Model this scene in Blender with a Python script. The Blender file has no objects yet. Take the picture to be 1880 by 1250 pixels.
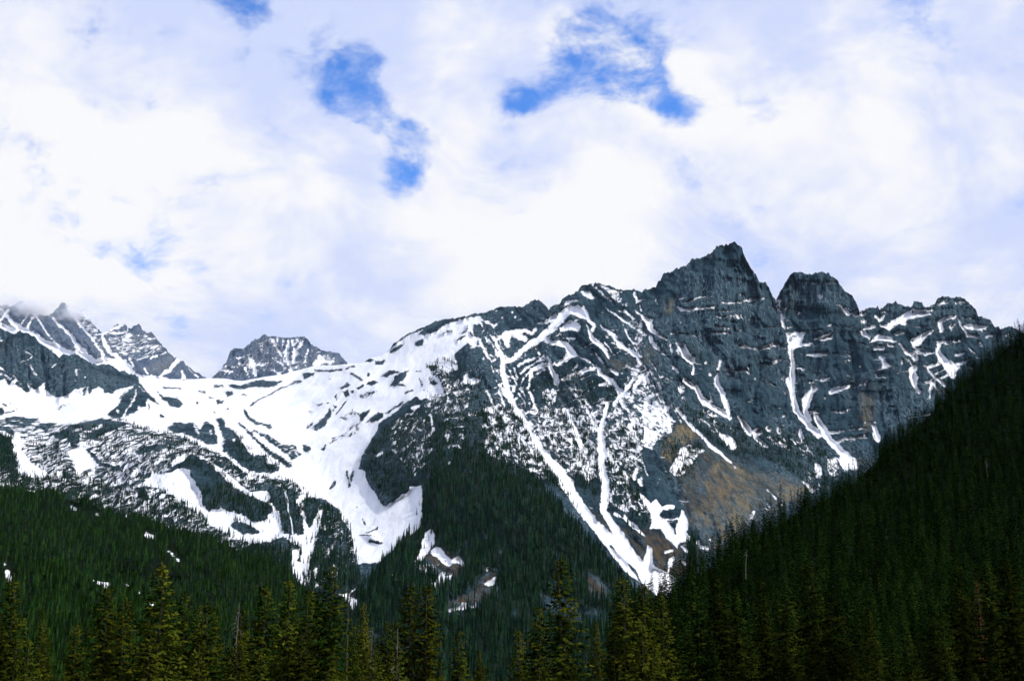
import bpy, math, random
import numpy as np

# ------------------------------------------------------------------ camera, sky, sun, exposure
sc = bpy.context.scene
COL = sc.collection
F, PITCH = 2270.0, math.radians(13.5)          # focal length in photo pixels, upward tilt
CX, CY = 940.0, 625.0
cam = bpy.data.cameras.new('camera'); camo = bpy.data.objects.new('camera', cam); COL.objects.link(camo)
cam.sensor_width = 36; cam.lens = F / 1880 * 36; cam.clip_start = 0.5; cam.clip_end = 90000
camo.location = (0, 0, 0); camo.rotation_euler = (math.pi / 2 + PITCH, 0, 0)
sc.camera = camo
sc.view_settings.view_transform = 'Standard'; sc.view_settings.look = 'None'
sc.view_settings.gamma = 1; sc.view_settings.use_curve_mapping = False
sc.view_settings.exposure = 0.0
sc.cycles.use_denoising = True
sc.cycles.use_adaptive_sampling = True; sc.cycles.adaptive_threshold = 0.03; sc.cycles.adaptive_min_samples = 12
sc.cycles.max_bounces = 4; sc.cycles.diffuse_bounces = 1; sc.cycles.volume_bounces = 2
sc.cycles.transparent_max_bounces = 8
try:
    sc.cycles.pixel_filter_type = 'BLACKMAN_HARRIS'; sc.cycles.filter_width = 1.5
except Exception: pass

SUN_AZ, SUN_EL = math.radians(100), math.radians(48)      # azimuth clockwise from +Y (view direction)
sl = bpy.data.lights.new('sun', 'SUN'); sl.energy = 3.8; sl.angle = math.radians(0.6); sl.color = (1.0, 0.95, 0.86)
so = bpy.data.objects.new('sun', sl); COL.objects.link(so)
so.rotation_euler = (math.pi / 2 - SUN_EL, 0, math.pi - SUN_AZ)

def ray(u, v):
    dx = (np.asarray(u, float) - CX) / F; dy = (CY - np.asarray(v, float)) / F
    return dx, math.cos(PITCH) - dy * math.sin(PITCH), math.sin(PITCH) + dy * math.cos(PITCH)
def at(u, v, depth):
    x, y, z = ray(u, v); s = depth / y
    return x * s, y * s, z * s

# world: clear blue sky with a deck of broken cloud
W = bpy.data.worlds.new('World'); sc.world = W; W.use_nodes = True; W.cycles.sampling_method = 'NONE'
class NT:
    """small helper to write node trees"""
    def __init__(s, tree): s.t = tree; s.t.nodes.clear()
    def n(s, typ, **k):
        nd = s.t.nodes.new(typ)
        for a, b in k.items(): setattr(nd, a, b)
        return nd
    def set(s, sock, val):
        if hasattr(val, 'is_linked') or isinstance(val, bpy.types.NodeSocket): s.t.links.new(val, sock)
        else: sock.default_value = val
    def math(s, op, a, b=0.0, c=None, clamp=False):
        nd = s.n('ShaderNodeMath', operation=op, use_clamp=clamp)
        s.set(nd.inputs[0], a); s.set(nd.inputs[1], b)
        if c is not None: s.set(nd.inputs[2], c)
        return nd.outputs[0]
    def vmath(s, op, a, b=None):
        nd = s.n('ShaderNodeVectorMath', operation=op); s.set(nd.inputs[0], a)
        if b is not None: s.set(nd.inputs[1], b)
        return nd.outputs['Value'] if op in ('DISTANCE', 'DOT_PRODUCT', 'LENGTH') else nd.outputs[0]
    def maprange(s, v, a, b, c=0.0, d=1.0, smooth=True):
        nd = s.n('ShaderNodeMapRange', interpolation_type='SMOOTHSTEP' if smooth else 'LINEAR')
        for i, x in enumerate((v, a, b, c, d)): s.set(nd.inputs[i], x)
        return nd.outputs[0]
    def noise(s, vec, scale, detail=4, rough=0.55, dist=0.0):
        nd = s.n('ShaderNodeTexNoise'); s.set(nd.inputs['Vector'], vec)
        s.set(nd.inputs['Scale'], scale); s.set(nd.inputs['Detail'], detail); s.set(nd.inputs['Roughness'], rough); s.set(nd.inputs['Distortion'], dist)
        return nd.outputs[0]
    def mix(s, fac, a, b):
        nd = s.n('ShaderNodeMix', data_type='RGBA'); s.set(nd.inputs[0], fac)
        s.set(nd.inputs[6], a if not isinstance(a, tuple) else (*a, 1)); s.set(nd.inputs[7], b if not isinstance(b, tuple) else (*b, 1))
        return nd.outputs[2]
    def attr(s, name):
        return s.n('ShaderNodeAttribute', attribute_name=name).outputs['Fac']

def build_world():
    t = NT(W.node_tree)
    sky = t.n('ShaderNodeTexSky', sky_type='NISHITA', sun_disc=False, sun_elevation=SUN_EL, sun_rotation=SUN_AZ, altitude=1300, air_density=1.0, dust_density=0.3, ozone_density=3.0)
    d = t.n('ShaderNodeTexCoord').outputs['Generated']
    st = t.n('ShaderNodeMapping'); t.set(st.inputs[0], d); st.inputs['Scale'].default_value = (1, 1, 1.5); st.inputs['Location'].default_value = (3.1, 1.7, 0.4)
    p = st.outputs[0]
    w = t.noise(p, 7.0, 7, 0.62, 0.3)
    wf = t.noise(p, 26.0, 6, 0.66, 0.3)
    big = t.noise(p, 2.6, 5, 0.5, 0.2)
    holes = [(640,132,40,1),(662,152,34,.9),(700,190,36,.85),(722,225,30,.6),(740,262,34,.55),(722,318,36,.8),(802,255,24,.7),(745,300,26,.5),(1065,50,40,.75),(1120,90,52,.8),(1165,105,36,.9),(1075,105,40,.6),(1160,160,34,1.05),(1195,165,26,.8),
             (930,172,30,.85),(965,178,24,.7),(1010,120,46,.5),(1015,165,24,.5),(1270,186,30,.7),(1240,192,26,.6),(600,348,20,.75),(455,44,24,.9),(430,5,28,.7),(380,-5,26,.5),(320,492,44,.22),(268,472,24,.34),(424,502,34,.36),
             (1690,12,50,.62),(140,55,32,.34),(1415,185,46,.42),(320,610,36,.36),(190,465,20,.42),(590,70,60,.3)]
    wn = t.n('ShaderNodeTexNoise'); t.set(wn.inputs['Vector'], p); wn.inputs['Scale'].default_value = 11.0; wn.inputs['Detail'].default_value = 3
    dw = t.vmath('ADD', d, t.vmath('MULTIPLY', t.vmath('SUBTRACT', wn.outputs['Color'], (0.5, 0.5, 0.5)), (0.055, 0.055, 0.055)))
    acc = None
    for (x, y, r, k) in holes:
        c = np.array(ray(x, y)); c /= np.linalg.norm(c)
        sc_ = t.vmath('DISTANCE', dw, tuple(c))
        h = t.maprange(sc_, 0.0, r * 2.7 / F, k * 0.88, 0.0)
        acc = h if acc is None else t.math('ADD', acc, h)
    acc = t.math('MINIMUM', acc, 1.1)
    # cloud thickness: high where the noise is high, eaten away at the gaps
    a = t.math('ADD', t.math('MULTIPLY_ADD', w, 2.3, -1.15), t.math('MULTIPLY_ADD', wf, 1.8, -0.9))
    a = t.math('ADD', a, 0.66)
    a = t.math('SUBTRACT', a, t.math('MULTIPLY', acc, 0.86))
    cover = t.maprange(a, -0.50, 0.42)
    whites = [(280,230,420,1.1),(980,320,330,.75),(1250,110,150,.7),(60,450,260,.7),(1050,490,140,.6),(1410,355,40,.3),(1380,300,160,.3)]
    wh = None
    for (x, y, r, k) in whites:
        c = np.array(ray(x, y)); c /= np.linalg.norm(c)
        h = t.maprange(t.vmath('DISTANCE', dw, tuple(c)), 0.0, r * 1.3 / F, k, 0.0)
        wh = h if wh is None else t.math('ADD', wh, h)
    br = t.math('ADD', t.math('MULTIPLY_ADD', big, 2.4, -1.12), t.math('MULTIPLY_ADD', w, 2.2, -1.1))
    br = t.math('MULTIPLY_ADD', wh, 0.62, br)
    ccol = t.mix(t.maprange(br, -0.02, 0.62), (0.66, 0.74, 1.02), (1.0, 1.0, 1.02))
    blue = t.vmath('MULTIPLY', sky.outputs[0], (0.80, 1.35, 2.1))
    S = 0.12
    cl = t.vmath('SCALE', ccol); cl.node.inputs['Scale'].default_value = 0.97 / S
    bg = t.n('ShaderNodeBackground'); bg.inputs['Strength'].default_value = S
    t.set(bg.inputs['Color'], t.mix(cover, blue, cl))
    out = t.n('ShaderNodeOutputWorld'); t.t.links.new(bg.outputs[0], out.inputs[0])
build_world()

# ------------------------------------------------------------------ numpy helpers
def _hash(i, j, seed):
    h = (i.astype(np.int64) * 374761393 + j.astype(np.int64) * 668265263 + seed * 1442695041) & 0xffffffff
    h = ((h ^ (h >> 13)) * 1274126177) & 0xffffffff
    return ((h ^ (h >> 16)) & 0xffffff) / float(0xffffff) * 2 * np.pi
def perlin(x, y, seed=0):
    i = np.floor(x).astype(np.int64); j = np.floor(y).astype(np.int64); fx = x - i; fy = y - j
    u = fx * fx * fx * (fx * (fx * 6 - 15) + 10); v = fy * fy * fy * (fy * (fy * 6 - 15) + 10)
    def g(a, b):
        t = _hash(i + a, j + b, seed); return np.cos(t) * (fx - a) + np.sin(t) * (fy - b)
    n0 = g(0, 0) * (1 - u) + g(1, 0) * u; n1 = g(0, 1) * (1 - u) + g(1, 1) * u
    return (n0 * (1 - v) + n1 * v) * 1.5
def fbm(x, y, seed=0, octv=4, gain=0.5):
    s = 0; a = 1
    for k in range(octv):
        s = s + a * perlin(x * 2 ** k, y * 2 ** k, seed + 17 * k); a *= gain
    return s
def ridged(x, y, seed=0, octv=4, gain=0.5):
    s = 0; a = 1
    for k in range(octv):
        s = s + a * (1 - 2 * np.abs(perlin(x * 2 ** k, y * 2 ** k, seed + 31 * k))); a *= gain
    return s
def sstep(x, a, b):
    t = np.clip((x - a) / (b - a), 0, 1); return t * t * (3 - 2 * t)

def poly_sd(px, py, P):
    """signed distance to a polygon, positive inside"""
    P = np.asarray(P, float); d2 = np.full(px.shape, 1e18); ins = np.zeros(px.shape, bool)
    for k in range(len(P)):
        ax, ay = P[k]; bx, by = P[(k + 1) % len(P)]
        ex, ey = bx - ax, by - ay; L = ex * ex + ey * ey + 1e-9
        t = np.clip(((px - ax) * ex + (py - ay) * ey) / L, 0, 1)
        d2 = np.minimum(d2, (px - ax - t * ex) ** 2 + (py - ay - t * ey) ** 2)
        c = ((ay > py) != (by > py))
        with np.errstate(divide='ignore', invalid='ignore'):
            ins ^= c & (px < (bx - ax) * (py - ay) / (by - ay + 1e-12) + ax)
    return np.where(ins, 1, -1) * np.sqrt(d2)
def line_sd(px, py, P, w):
    P = np.asarray(P, float); n = len(P)
    w = np.interp(np.linspace(0, 1, n), np.linspace(0, 1, len(w)), w) if hasattr(w, '__len__') else np.full(n, float(w))
    best = np.full(px.shape, -1e9)
    if n == 1: return w[0] / 2 - np.hypot(px - P[0, 0], py - P[0, 1])
    for k in range(n - 1):
        ax, ay = P[k]; ex, ey = P[k + 1] - P[k]; L = ex * ex + ey * ey + 1e-9
        t = np.clip(((px - ax) * ex + (py - ay) * ey) / L, 0, 1)
        best = np.maximum(best, (w[k] * (1 - t) + w[k + 1] * t) / 2 - np.hypot(px - ax - t * ex, py - ay - t * ey))
    return best

CROP = {'A': (0, 530, 3.90625), 'B': (380, 570, 3.90625), 'C': (800, 430, 3.90625), 'D': (1180, 430, 3.90625), 'E': (1400, 480, 3.90625),
        'F': (0, 800, 2.7778), 'G': (440, 800, 2.7778), 'H': (880, 750, 3.90625), 'I': (1160, 700, 3.90625), 'J': (0, 740, 5.681), 'K': (300, 760, 5.681), 'L': (780, 580, 6.944), 'P': (0, 0, 1.0)}
def cv(c, pts):
    ox, oy, s = CROP[c]; return [(ox + x / s, oy + y / s) for x, y in pts]

class Field:
    """cover of a slope: snow (signed distance in units of about two metres), roughness of its edge, and ground tints"""
    def __init__(s, U, V, base=-25.0, warp=1.0):
        wu = fbm(U / 40, V / 40, 201, 3, 0.5) * 2.6 + perlin(U / 7, V / 10, 205) * 1.0
        wv = fbm(U / 40, V / 40, 202, 3, 0.5) * 2.6 + perlin(U / 7, V / 10, 206) * 1.0
        s.U, s.V = U + wu * warp, V + wv * warp; s.shape = U.shape
        s.S = np.full(U.shape, base); s.amp = np.full(U.shape, 1.7)
        s.tan = np.zeros(U.shape); s.brown = np.zeros(U.shape); s.tree = np.zeros(U.shape); s.cliff = np.zeros(U.shape)
    def sd(s, c, pts, w=None, m=30):
        P = np.array(cv(c, pts)); k = CROP[c][2]
        ww = 0 if w is None else (max(w) if hasattr(w, '__len__') else w) / k
        x0, y0 = P.min(0) - m - ww; x1, y1 = P.max(0) + m + ww
        sel = (s.U > x0) & (s.U < x1) & (s.V > y0) & (s.V < y1)
        px, py = s.U[sel], s.V[sel]
        if w is None: return sel, poly_sd(px, py, P)
        return sel, line_sd(px, py, P, np.asarray(w, float) / k)
    def snow(s, c, pts, w=None):
        sel, d = s.sd(c, pts, w); s.S[sel] = np.maximum(s.S[sel], d - (0.35 if w is None else 0.75))
    def rock(s, c, pts, w=None):
        sel, d = s.sd(c, pts, w); s.S[sel] = np.minimum(s.S[sel], -d)
    def mottle(s, c, pts, bias, amp, w=None, soft=5):
        sel, d = s.sd(c, pts, w); m = sstep(d, -soft, soft)
        s.S[sel] = s.S[sel] * (1 - m) + bias * m; s.amp[sel] = s.amp[sel] * (1 - m) + amp * m
    def paint(s, what, c, pts, val=1.0, w=None, soft=6):
        sel, d = s.sd(c, pts, w); a = getattr(s, what); m = sstep(d, -soft, soft)
        a[sel] = a[sel] * (1 - m) + val * m

def new_obj(name, me, parent=None, **props):
    o = bpy.data.objects.new(name, me); COL.objects.link(o)
    if parent is not None: o.parent = parent
    for k, v in props.items(): o[k] = v
    return o
def grid_mesh(name, X, Y, Z, attrs, mat):
    R, C = X.shape; me = bpy.data.meshes.new(name)
    co = np.stack([X, Y, Z], -1).reshape(-1, 3).astype(np.float32)
    idx = np.arange(R * C).reshape(R, C)
    q = np.stack([idx[:-1, :-1], idx[:-1, 1:], idx[1:, 1:], idx[1:, :-1]], -1).reshape(-1, 4).astype(np.int32)
    me.vertices.add(len(co)); me.vertices.foreach_set('co', co.ravel())
    me.loops.add(q.size); me.loops.foreach_set('vertex_index', q.ravel())
    me.polygons.add(len(q)); me.polygons.foreach_set('loop_start', np.arange(0, q.size, 4, dtype=np.int32)); me.polygons.foreach_set('loop_total', np.full(len(q), 4, np.int32))
    me.update(calc_edges=True)
    me.polygons.foreach_set('use_smooth', np.ones(len(q), bool))
    for k, a in attrs.items():
        at_ = me.attributes.new(k, 'FLOAT', 'POINT'); at_.data.foreach_set('value', np.ascontiguousarray(a, np.float32).ravel())
    me.materials.append(mat)
    return me

def tps(pts):
    """smooth depth surface through (u, v, depth) control points"""
    P = np.array(pts, float); xy = P[:, :2] / 500; n = len(P)
    def ker(r2): return 0.5 * r2 * np.log(r2 + 1e-9)
    K = ker(((xy[:, None] - xy[None]) ** 2).sum(-1)) + 0.002 * np.eye(n)
    A = np.zeros((n + 3, n + 3)); A[:n, :n] = K; A[:n, n] = 1; A[:n, n + 1:] = xy; A[n, :n] = 1; A[n + 1:, :n] = xy.T
    w = np.linalg.solve(A, np.concatenate([P[:, 2], [0, 0, 0]]))
    def f(u, v):
        x, y = u / 500, v / 500; o = w[n] + w[n + 1] * x + w[n + 2] * y
        for i in range(n): o = o + w[i] * ker((x - xy[i, 0]) ** 2 + (y - xy[i, 1]) ** 2)
        return o
    return f

def layer(sky, base_v, u0, u1, du, rows, depth, jag=0.0, seed=0, jagm=None):
    """grid of a slope: U, V (photo pixels seen from the road), D (distance in metres); row 0 = foot, last row = crest"""
    u = np.arange(u0, u1 + du, du); sk = np.array(sky, float)
    top = np.interp(u, sk[:, 0], sk[:, 1])
    if jag:
        j = fbm(u / 22, u * 0 + 3.3, seed, 5, 0.62) * jag + (np.abs(perlin(u / 5.2, u * 0 + .7, seed + 3)) - .25) * jag * 1.5
        if jagm is not None: j = j * np.interp(u, jagm[0], jagm[1])
        top = top + j
    t = np.linspace(0, 1, rows)[:, None]
    U = np.broadcast_to(u, (rows, len(u))).copy(); bv = base_v(u) if callable(base_v) else base_v
    V = bv + (top - bv) * t
    return U, V, depth(U, V)
def close_back(X, Y, Z, attrs, n=7, step=120, fall=0.9):
    """far side of a ridge, going down behind the crest"""
    xs, ys, zs = [X], [Y], [Z]
    for k in range(1, n + 1):
        s = step * k * (1 + 0.25 * k); xs.append(X[-1:] * (1 + s / Y[-1:])); ys.append(Y[-1:] + s)
        kk = min(25, X.shape[1] // 4); z = Z[-1]; pad = np.pad(z, kk, mode='edge'); sm = np.convolve(pad, np.ones(2 * kk + 1) / (2 * kk + 1), 'valid')
        zs.append((np.minimum(z, sm if k > 1 else z) - fall * s)[None])
    return np.concatenate(xs), np.concatenate(ys), np.concatenate(zs), {k: np.concatenate([a] + [a[-1:]] * n) for k, a in attrs.items()}

# ------------------------------------------------------------------ materials
def mat(name):
    m = bpy.data.materials.new(name); m.use_nodes = True; return m, NT(m.node_tree)
def finish(t, color, rough, bump=None, spec=0.25, **extra):
    b = t.n('ShaderNodeBsdfPrincipled'); t.set(b.inputs['Base Color'], color if not isinstance(color, tuple) else (*color, 1)); t.set(b.inputs['Roughness'], rough)
    b.inputs['Specular IOR Level'].default_value = spec
    if bump is not None: t.set(b.inputs['Normal'], bump)
    o = t.n('ShaderNodeOutputMaterial'); t.t.links.new(b.outputs[0], o.inputs[0]); return b

def mountain_material(name, dark, mid, light, noise_len=18.0):
    m, t = mat(name)
    pos = t.n('ShaderNodeNewGeometry').outputs['Position']
    def scaled(x, y, z):
        nd = t.n('ShaderNodeMapping'); t.set(nd.inputs[0], pos); nd.inputs['Scale'].default_value = (x, y, z); return nd.outputs[0]
    p1 = scaled(1, 0.06, 0.7); pv = scaled(1, 0.5, 0.22); ph = scaled(0.25, 0.15, 1.4)
    # snow edge
    n1 = t.noise(p1, 1 / noise_len, 7, 0.74, 0.5)
    amp = t.attr('amp')
    s = t.math('ADD', t.attr('snow'), t.math('MULTIPLY', t.math('MULTIPLY_ADD', n1, 7.6, -3.8), amp))
    sf = t.maprange(s, -0.7, 0.7)
    # thin snow on rock ledges
    nl = t.noise(ph, 1 / 22.0, 6, 0.72, 0.2)
    led = t.maprange(t.math('ADD', nl, t.math('MULTIPLY', t.math('MAXIMUM', t.attr('snow'), -14.0), 0.0065)), 0.628, 0.645)
    sf = t.math('MAXIMUM', sf, t.math('MULTIPLY', led, t.math('SUBTRACT', 1.0, t.attr('brown'), clamp=True)))
    # rock
    r1 = t.noise(pv, 1 / 60.0, 6, 0.7, 0.4); r2 = t.noise(p1, 1 / 240.0, 5, 0.6); r3 = t.noise(scaled(1, 0.3, 0.09), 1 / 7.0, 5, 0.7)
    rc = t.mix(t.maprange(r1, 0.38, 0.60), dark, mid)
    rc = t.mix(t.math('MULTIPLY', t.maprange(t.noise(scaled(1, 0.3, 0.08), 1 / 9.0, 4, 0.7, 0.5), 0.54, 0.60), 0.8), rc, dark)
    rc = t.mix(t.math('MULTIPLY', t.maprange(t.noise(scaled(0.05, 0.05, 1.0), 1 / 11.0, 4, 0.65, 0.3), 0.55, 0.62), 0.6), rc, dark)
    rc = t.mix(t.math('MULTIPLY', t.maprange(r3, 0.48, 0.62), t.maprange(r2, 0.42, 0.56)), rc, light)
    warm = t.math('MULTIPLY', t.maprange(t.noise(pv, 1 / 130.0, 5, 0.6), 0.57, 0.74), 0.4)
    rc = t.mix(warm, rc, (0.062, 0.056, 0.045))
    tn = t.math('MULTIPLY', t.attr('tan'), t.maprange(t.noise(scaled(1, 0.14, 0.45), 1 / 38.0, 6, 0.72, 0.6), 0.34, 0.64))
    tn = t.math('MULTIPLY', tn, t.maprange(t.noise(scaled(1, 0.12, 0.35), 1 / 11.0, 5, 0.7), 0.40, 0.56, 0.25, 1.0))
    rc = t.mix(tn, rc, t.mix(r1, (0.225, 0.172, 0.085), (0.115, 0.100, 0.070)))
    bn = t.math('MULTIPLY', t.attr('brown'), t.maprange(t.noise(p1, 1 / 45.0, 5, 0.65), 0.3, 0.55))
    bn = t.math('MULTIPLY', bn, t.maprange(t.noise(p1, 1 / 9.0, 4, 0.7), 0.42, 0.56, 0.2, 1.0))
    rc = t.mix(bn, rc, t.mix(r1, (0.052, 0.040, 0.026), (0.085, 0.062, 0.04)))
    rc = t.mix(t.math('MULTIPLY', t.attr('wood'), t.maprange(t.noise(p1, 1 / 30.0, 5, 0.7), 0.3, 0.5)), rc, (0.010, 0.018, 0.012))
    n2 = t.noise(p1, 1 / 90.0, 4, 0.6)
    snowc = t.mix(t.maprange(n2, 0.35, 0.65), (0.68, 0.71, 0.765), (0.80, 0.81, 0.83))
    snowc = t.mix(t.math('MULTIPLY', t.maprange(t.noise(scaled(1, 0.1, 0.12), 1 / 24.0, 5, 0.65), 0.54, 0.72), 0.55), snowc, (0.50, 0.52, 0.56))
    col = t.mix(sf, rc, snowc)
    # fine relief
    hgt = t.math('ADD', t.math('MULTIPLY', t.noise(pv, 1 / 28.0, 6, 0.66, 0.3), 15.0), t.math('MULTIPLY', t.noise(ph, 1 / 18.0, 5, 0.65), 5.0))
    hs = t.math('MULTIPLY', t.noise(p1, 1 / 40.0, 4, 0.5), 5.0)
    hm = t.n('ShaderNodeMix', data_type='FLOAT'); t.set(hm.inputs[0], sf); t.set(hm.inputs[2], hgt); t.set(hm.inputs[3], hs)
    bp = t.n('ShaderNodeBump'); bp.inputs['Strength'].default_value = 1.0; bp.inputs['Distance'].default_value = 1.0; t.set(bp.inputs['Height'], hm.outputs[0])
    finish(t, col, t.math('MULTIPLY_ADD', sf, -0.15, 0.9), bp.outputs[0], 0.03)
    return m

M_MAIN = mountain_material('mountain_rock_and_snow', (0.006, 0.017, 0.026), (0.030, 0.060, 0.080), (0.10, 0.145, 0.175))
M_BACK = mountain_material('hazed_rock_and_snow', (0.055, 0.080, 0.125), (0.095, 0.130, 0.185), (0.20, 0.215, 0.235), 26.0)  # paler, bluer rock: part of the distance haze is put into its colours

def soil_material():
    m, t = mat('forest_floor'); pos = t.n('ShaderNodeNewGeometry').outputs['Position']
    c = t.mix(t.maprange(t.noise(pos, 0.05, 6, 0.65), 0.35, 0.65), (0.004, 0.009, 0.004), (0.008, 0.012, 0.006))
    sf = t.maprange(t.math('ADD', t.attr('snow'), t.math('MULTIPLY', t.math('MULTIPLY_ADD', t.noise(pos, 1 / 14.0, 5, 0.65), 5.0, -2.5), t.attr('amp'))), -0.7, 0.7)
    c = t.mix(sf, c, (0.8, 0.82, 0.86))
    bp = t.n('ShaderNodeBump'); bp.inputs['Distance'].default_value = 1.0; t.set(bp.inputs['Height'], t.math('MULTIPLY', t.noise(pos, 0.2, 5, 0.6), 2.0))
    finish(t, c, 0.95, bp.outputs[0], 0.0); return m
M_SOIL = soil_material()

def foliage_material(name, a, b, tip, nz=0.6, v0=0.45, v1=1.45):
    """conifer needles; hue varies from tree to tree and along the boughs"""
    m, t = mat(name)
    rnd = t.n('ShaderNodeObjectInfo').outputs['Random']; pos = t.n('ShaderNodeNewGeometry').outputs['Position']
    c = t.mix(rnd, a, b)
    c = t.mix(t.math('MULTIPLY', t.maprange(t.noise(pos, nz, 3, 0.6), 0.42, 0.68), 0.8), c, tip)
    v = t.math('FRACT', t.math('MULTIPLY', rnd, 37.7)); sc2 = t.vmath('SCALE', c); t.set(sc2.node.inputs['Scale'], t.math('MULTIPLY_ADD', t.math('MULTIPLY', v, v), v1, v0)); c = sc2
    finish(t, c, 1.0, None, 0.0); return m
M_NEAR = foliage_material('olive_needles', (0.022, 0.041, 0.005), (0.041, 0.048, 0.005), (0.098, 0.101, 0.007), 0.55, 0.7, 0.6)
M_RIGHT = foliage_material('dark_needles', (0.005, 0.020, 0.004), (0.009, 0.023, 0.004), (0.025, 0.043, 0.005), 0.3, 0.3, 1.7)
M_LEFT = foliage_material('green_needles', (0.006, 0.031, 0.006), (0.014, 0.038, 0.006), (0.030, 0.060, 0.008), 0.12, 0.35, 1.6)
M_MID = foliage_material('blue_green_needles', (0.006, 0.028, 0.016), (0.012, 0.036, 0.016), (0.026, 0.052, 0.018), 0.12, 0.35, 1.6)
M_SHADE = foliage_material('shaded_olive_needles', (0.010, 0.024, 0.004), (0.020, 0.029, 0.004), (0.050, 0.056, 0.005), 0.55, 0.5, 0.8)  # darker needles: the hillside's shade put into the colour of right-hand foreground spruces
M_RED = foliage_material('rusty_needles', (0.085, 0.035, 0.012), (0.085, 0.035, 0.012), (0.12, 0.05, 0.02), 0.5)
def bark():
    m, t = mat('bark'); pos = t.n('ShaderNodeNewGeometry').outputs['Position']
    mp = t.n('ShaderNodeMapping'); t.set(mp.inputs[0], pos); mp.inputs['Scale'].default_value = (4, 4, 0.7)
    c = t.mix(t.noise(mp.outputs[0], 2.0, 5, 0.6), (0.045, 0.035, 0.024), (0.17, 0.13, 0.085)); finish(t, c, 0.9, None, 0.1); return m
def greywood():
    m, t = mat('weathered_wood'); pos = t.n('ShaderNodeNewGeometry').outputs['Position']
    c = t.mix(t.noise(pos, 1.5, 4, 0.6), (0.07, 0.066, 0.06), (0.17, 0.16, 0.145)); finish(t, c, 0.85, None, 0.1); return m
M_BARK, M_GREY = bark(), greywood()
M_DARKBARK, _t = mat('dark_bark'); finish(_t, (0.012, 0.011, 0.008), 0.95, None, 0.0)

# ------------------------------------------------------------------ main mountain with its snow bowl and benches
SKY_MAIN = cv('A', [(-260,240),(-120,270),(0,285),(30,300),(100,320),(130,305),(190,315),(250,350),(290,400),(340,425),(390,460),(425,500),(440,480),(500,480),(540,470),(580,490),(640,515),(690,545),(740,535),(800,545),(840,575),(860,590),(895,580),(940,610),(990,635),(1020,646),(1180,648),(1400,648),(1500,641)]) \
  + cv('B', [(35,485),(150,490),(190,500),(250,505),(300,495),(390,480),(450,470),(540,460),(600,440),(700,415),(760,400),(870,395),(1000,385),(1120,375),(1150,345),(1240,330),(1300,290),(1340,240),(1420,180),(1500,140),(1600,95),(1660,75)]) \
  + cv('C', [(60,600),(130,600),(190,595),(280,575),(390,550),(460,520),(540,518),(620,515),(660,490),(730,462),(760,480),(800,520),(813,545),(822,522),(850,512),(880,510),(910,470),(960,430),(1020,405),(1060,370),(1100,358),(1140,350),(1190,355),(1250,372),(1300,395),(1360,405),(1400,395),(1420,388),(1450,405),(1480,403)]) \
  + cv('D', [(20,385),(60,385),(100,370),(112,335),(125,345),(145,300),(200,270),(240,240),(300,225),(345,185),(400,165),(440,155),(500,130),(530,90),(600,68),(660,60),(680,75),(710,95),(720,140),(740,180),(770,240),(800,280),(820,300),(830,335),(880,345),(905,380),(930,430),(957,468),(965,440),(1000,390),(1040,330),(1060,290),(1085,272),(1160,272),(1170,280),(1195,275),(1215,290),(1230,280),(1320,280),(1370,310),(1410,350),(1440,400),(1500,440),(1530,490),(1555,550),(1590,545)]) \
  + cv('E', [(755,335),(770,320),(810,325),(825,315),(835,350),(880,325),(890,300),(940,300),(955,285),(965,305),(1010,305),(1060,320),(1075,330),(1080,295),(1110,285),(1145,300),(1155,330),(1200,325),(1240,300),(1250,275),(1310,255),(1350,252),(1415,255),(1440,275),(1485,300),(1530,350),(1545,390),(1600,400),(1640,435),(1660,470),(1780,475),(1850,500),(2100,560)])
DEPTH_MAIN = tps([(-60,600,6100),(0,670,5500),(110,620,6000),(180,668,6050),(100,750,5000),(250,695,6300),(300,692,6700),(400,694,6900),(560,678,6500),(300,775,4550),(450,760,5100),(0,780,4250),(150,790,4250),(200,870,3850),(0,900,3500),(400,900,3650),(400,830,4050),(250,930,3500),(60,960,3200),
  (560,1050,2700),(600,900,3700),(520,800,4500),(650,700,5300),(700,655,5700),(830,585,5700),(990,550,5600),(1090,520,5400),(1200,530,5500),(1350,445,5700),(1420,540,5750),(1480,500,5700),(1600,560,5850),(1850,600,6000),(1720,545,6000),(1400,800,4400),(1550,850,4250),(1600,700,5000),(1800,700,5400),
  (1150,680,4500),(1050,600,5000),(950,700,4400),(870,650,4600),(800,650,5000),(740,720,4550),(700,800,3950),(850,800,3450),(900,1000,2600),(800,1100,2250),(1150,1050,2450),(1000,850,3300),(1250,800,3800),(1340,930,3200),(1450,900,3700),(1230,1080,2480),(700,1000,2850),(650,1120,2300),(1100,1130,2150),
  (1300,700,4650),(1300,560,5150),(950,1270,1750),(600,1270,1850),(1300,1270,1900),(0,1270,2100),(1900,1270,2400),(1900,900,4200),(950,920,2750),(760,880,3250)])

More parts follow.
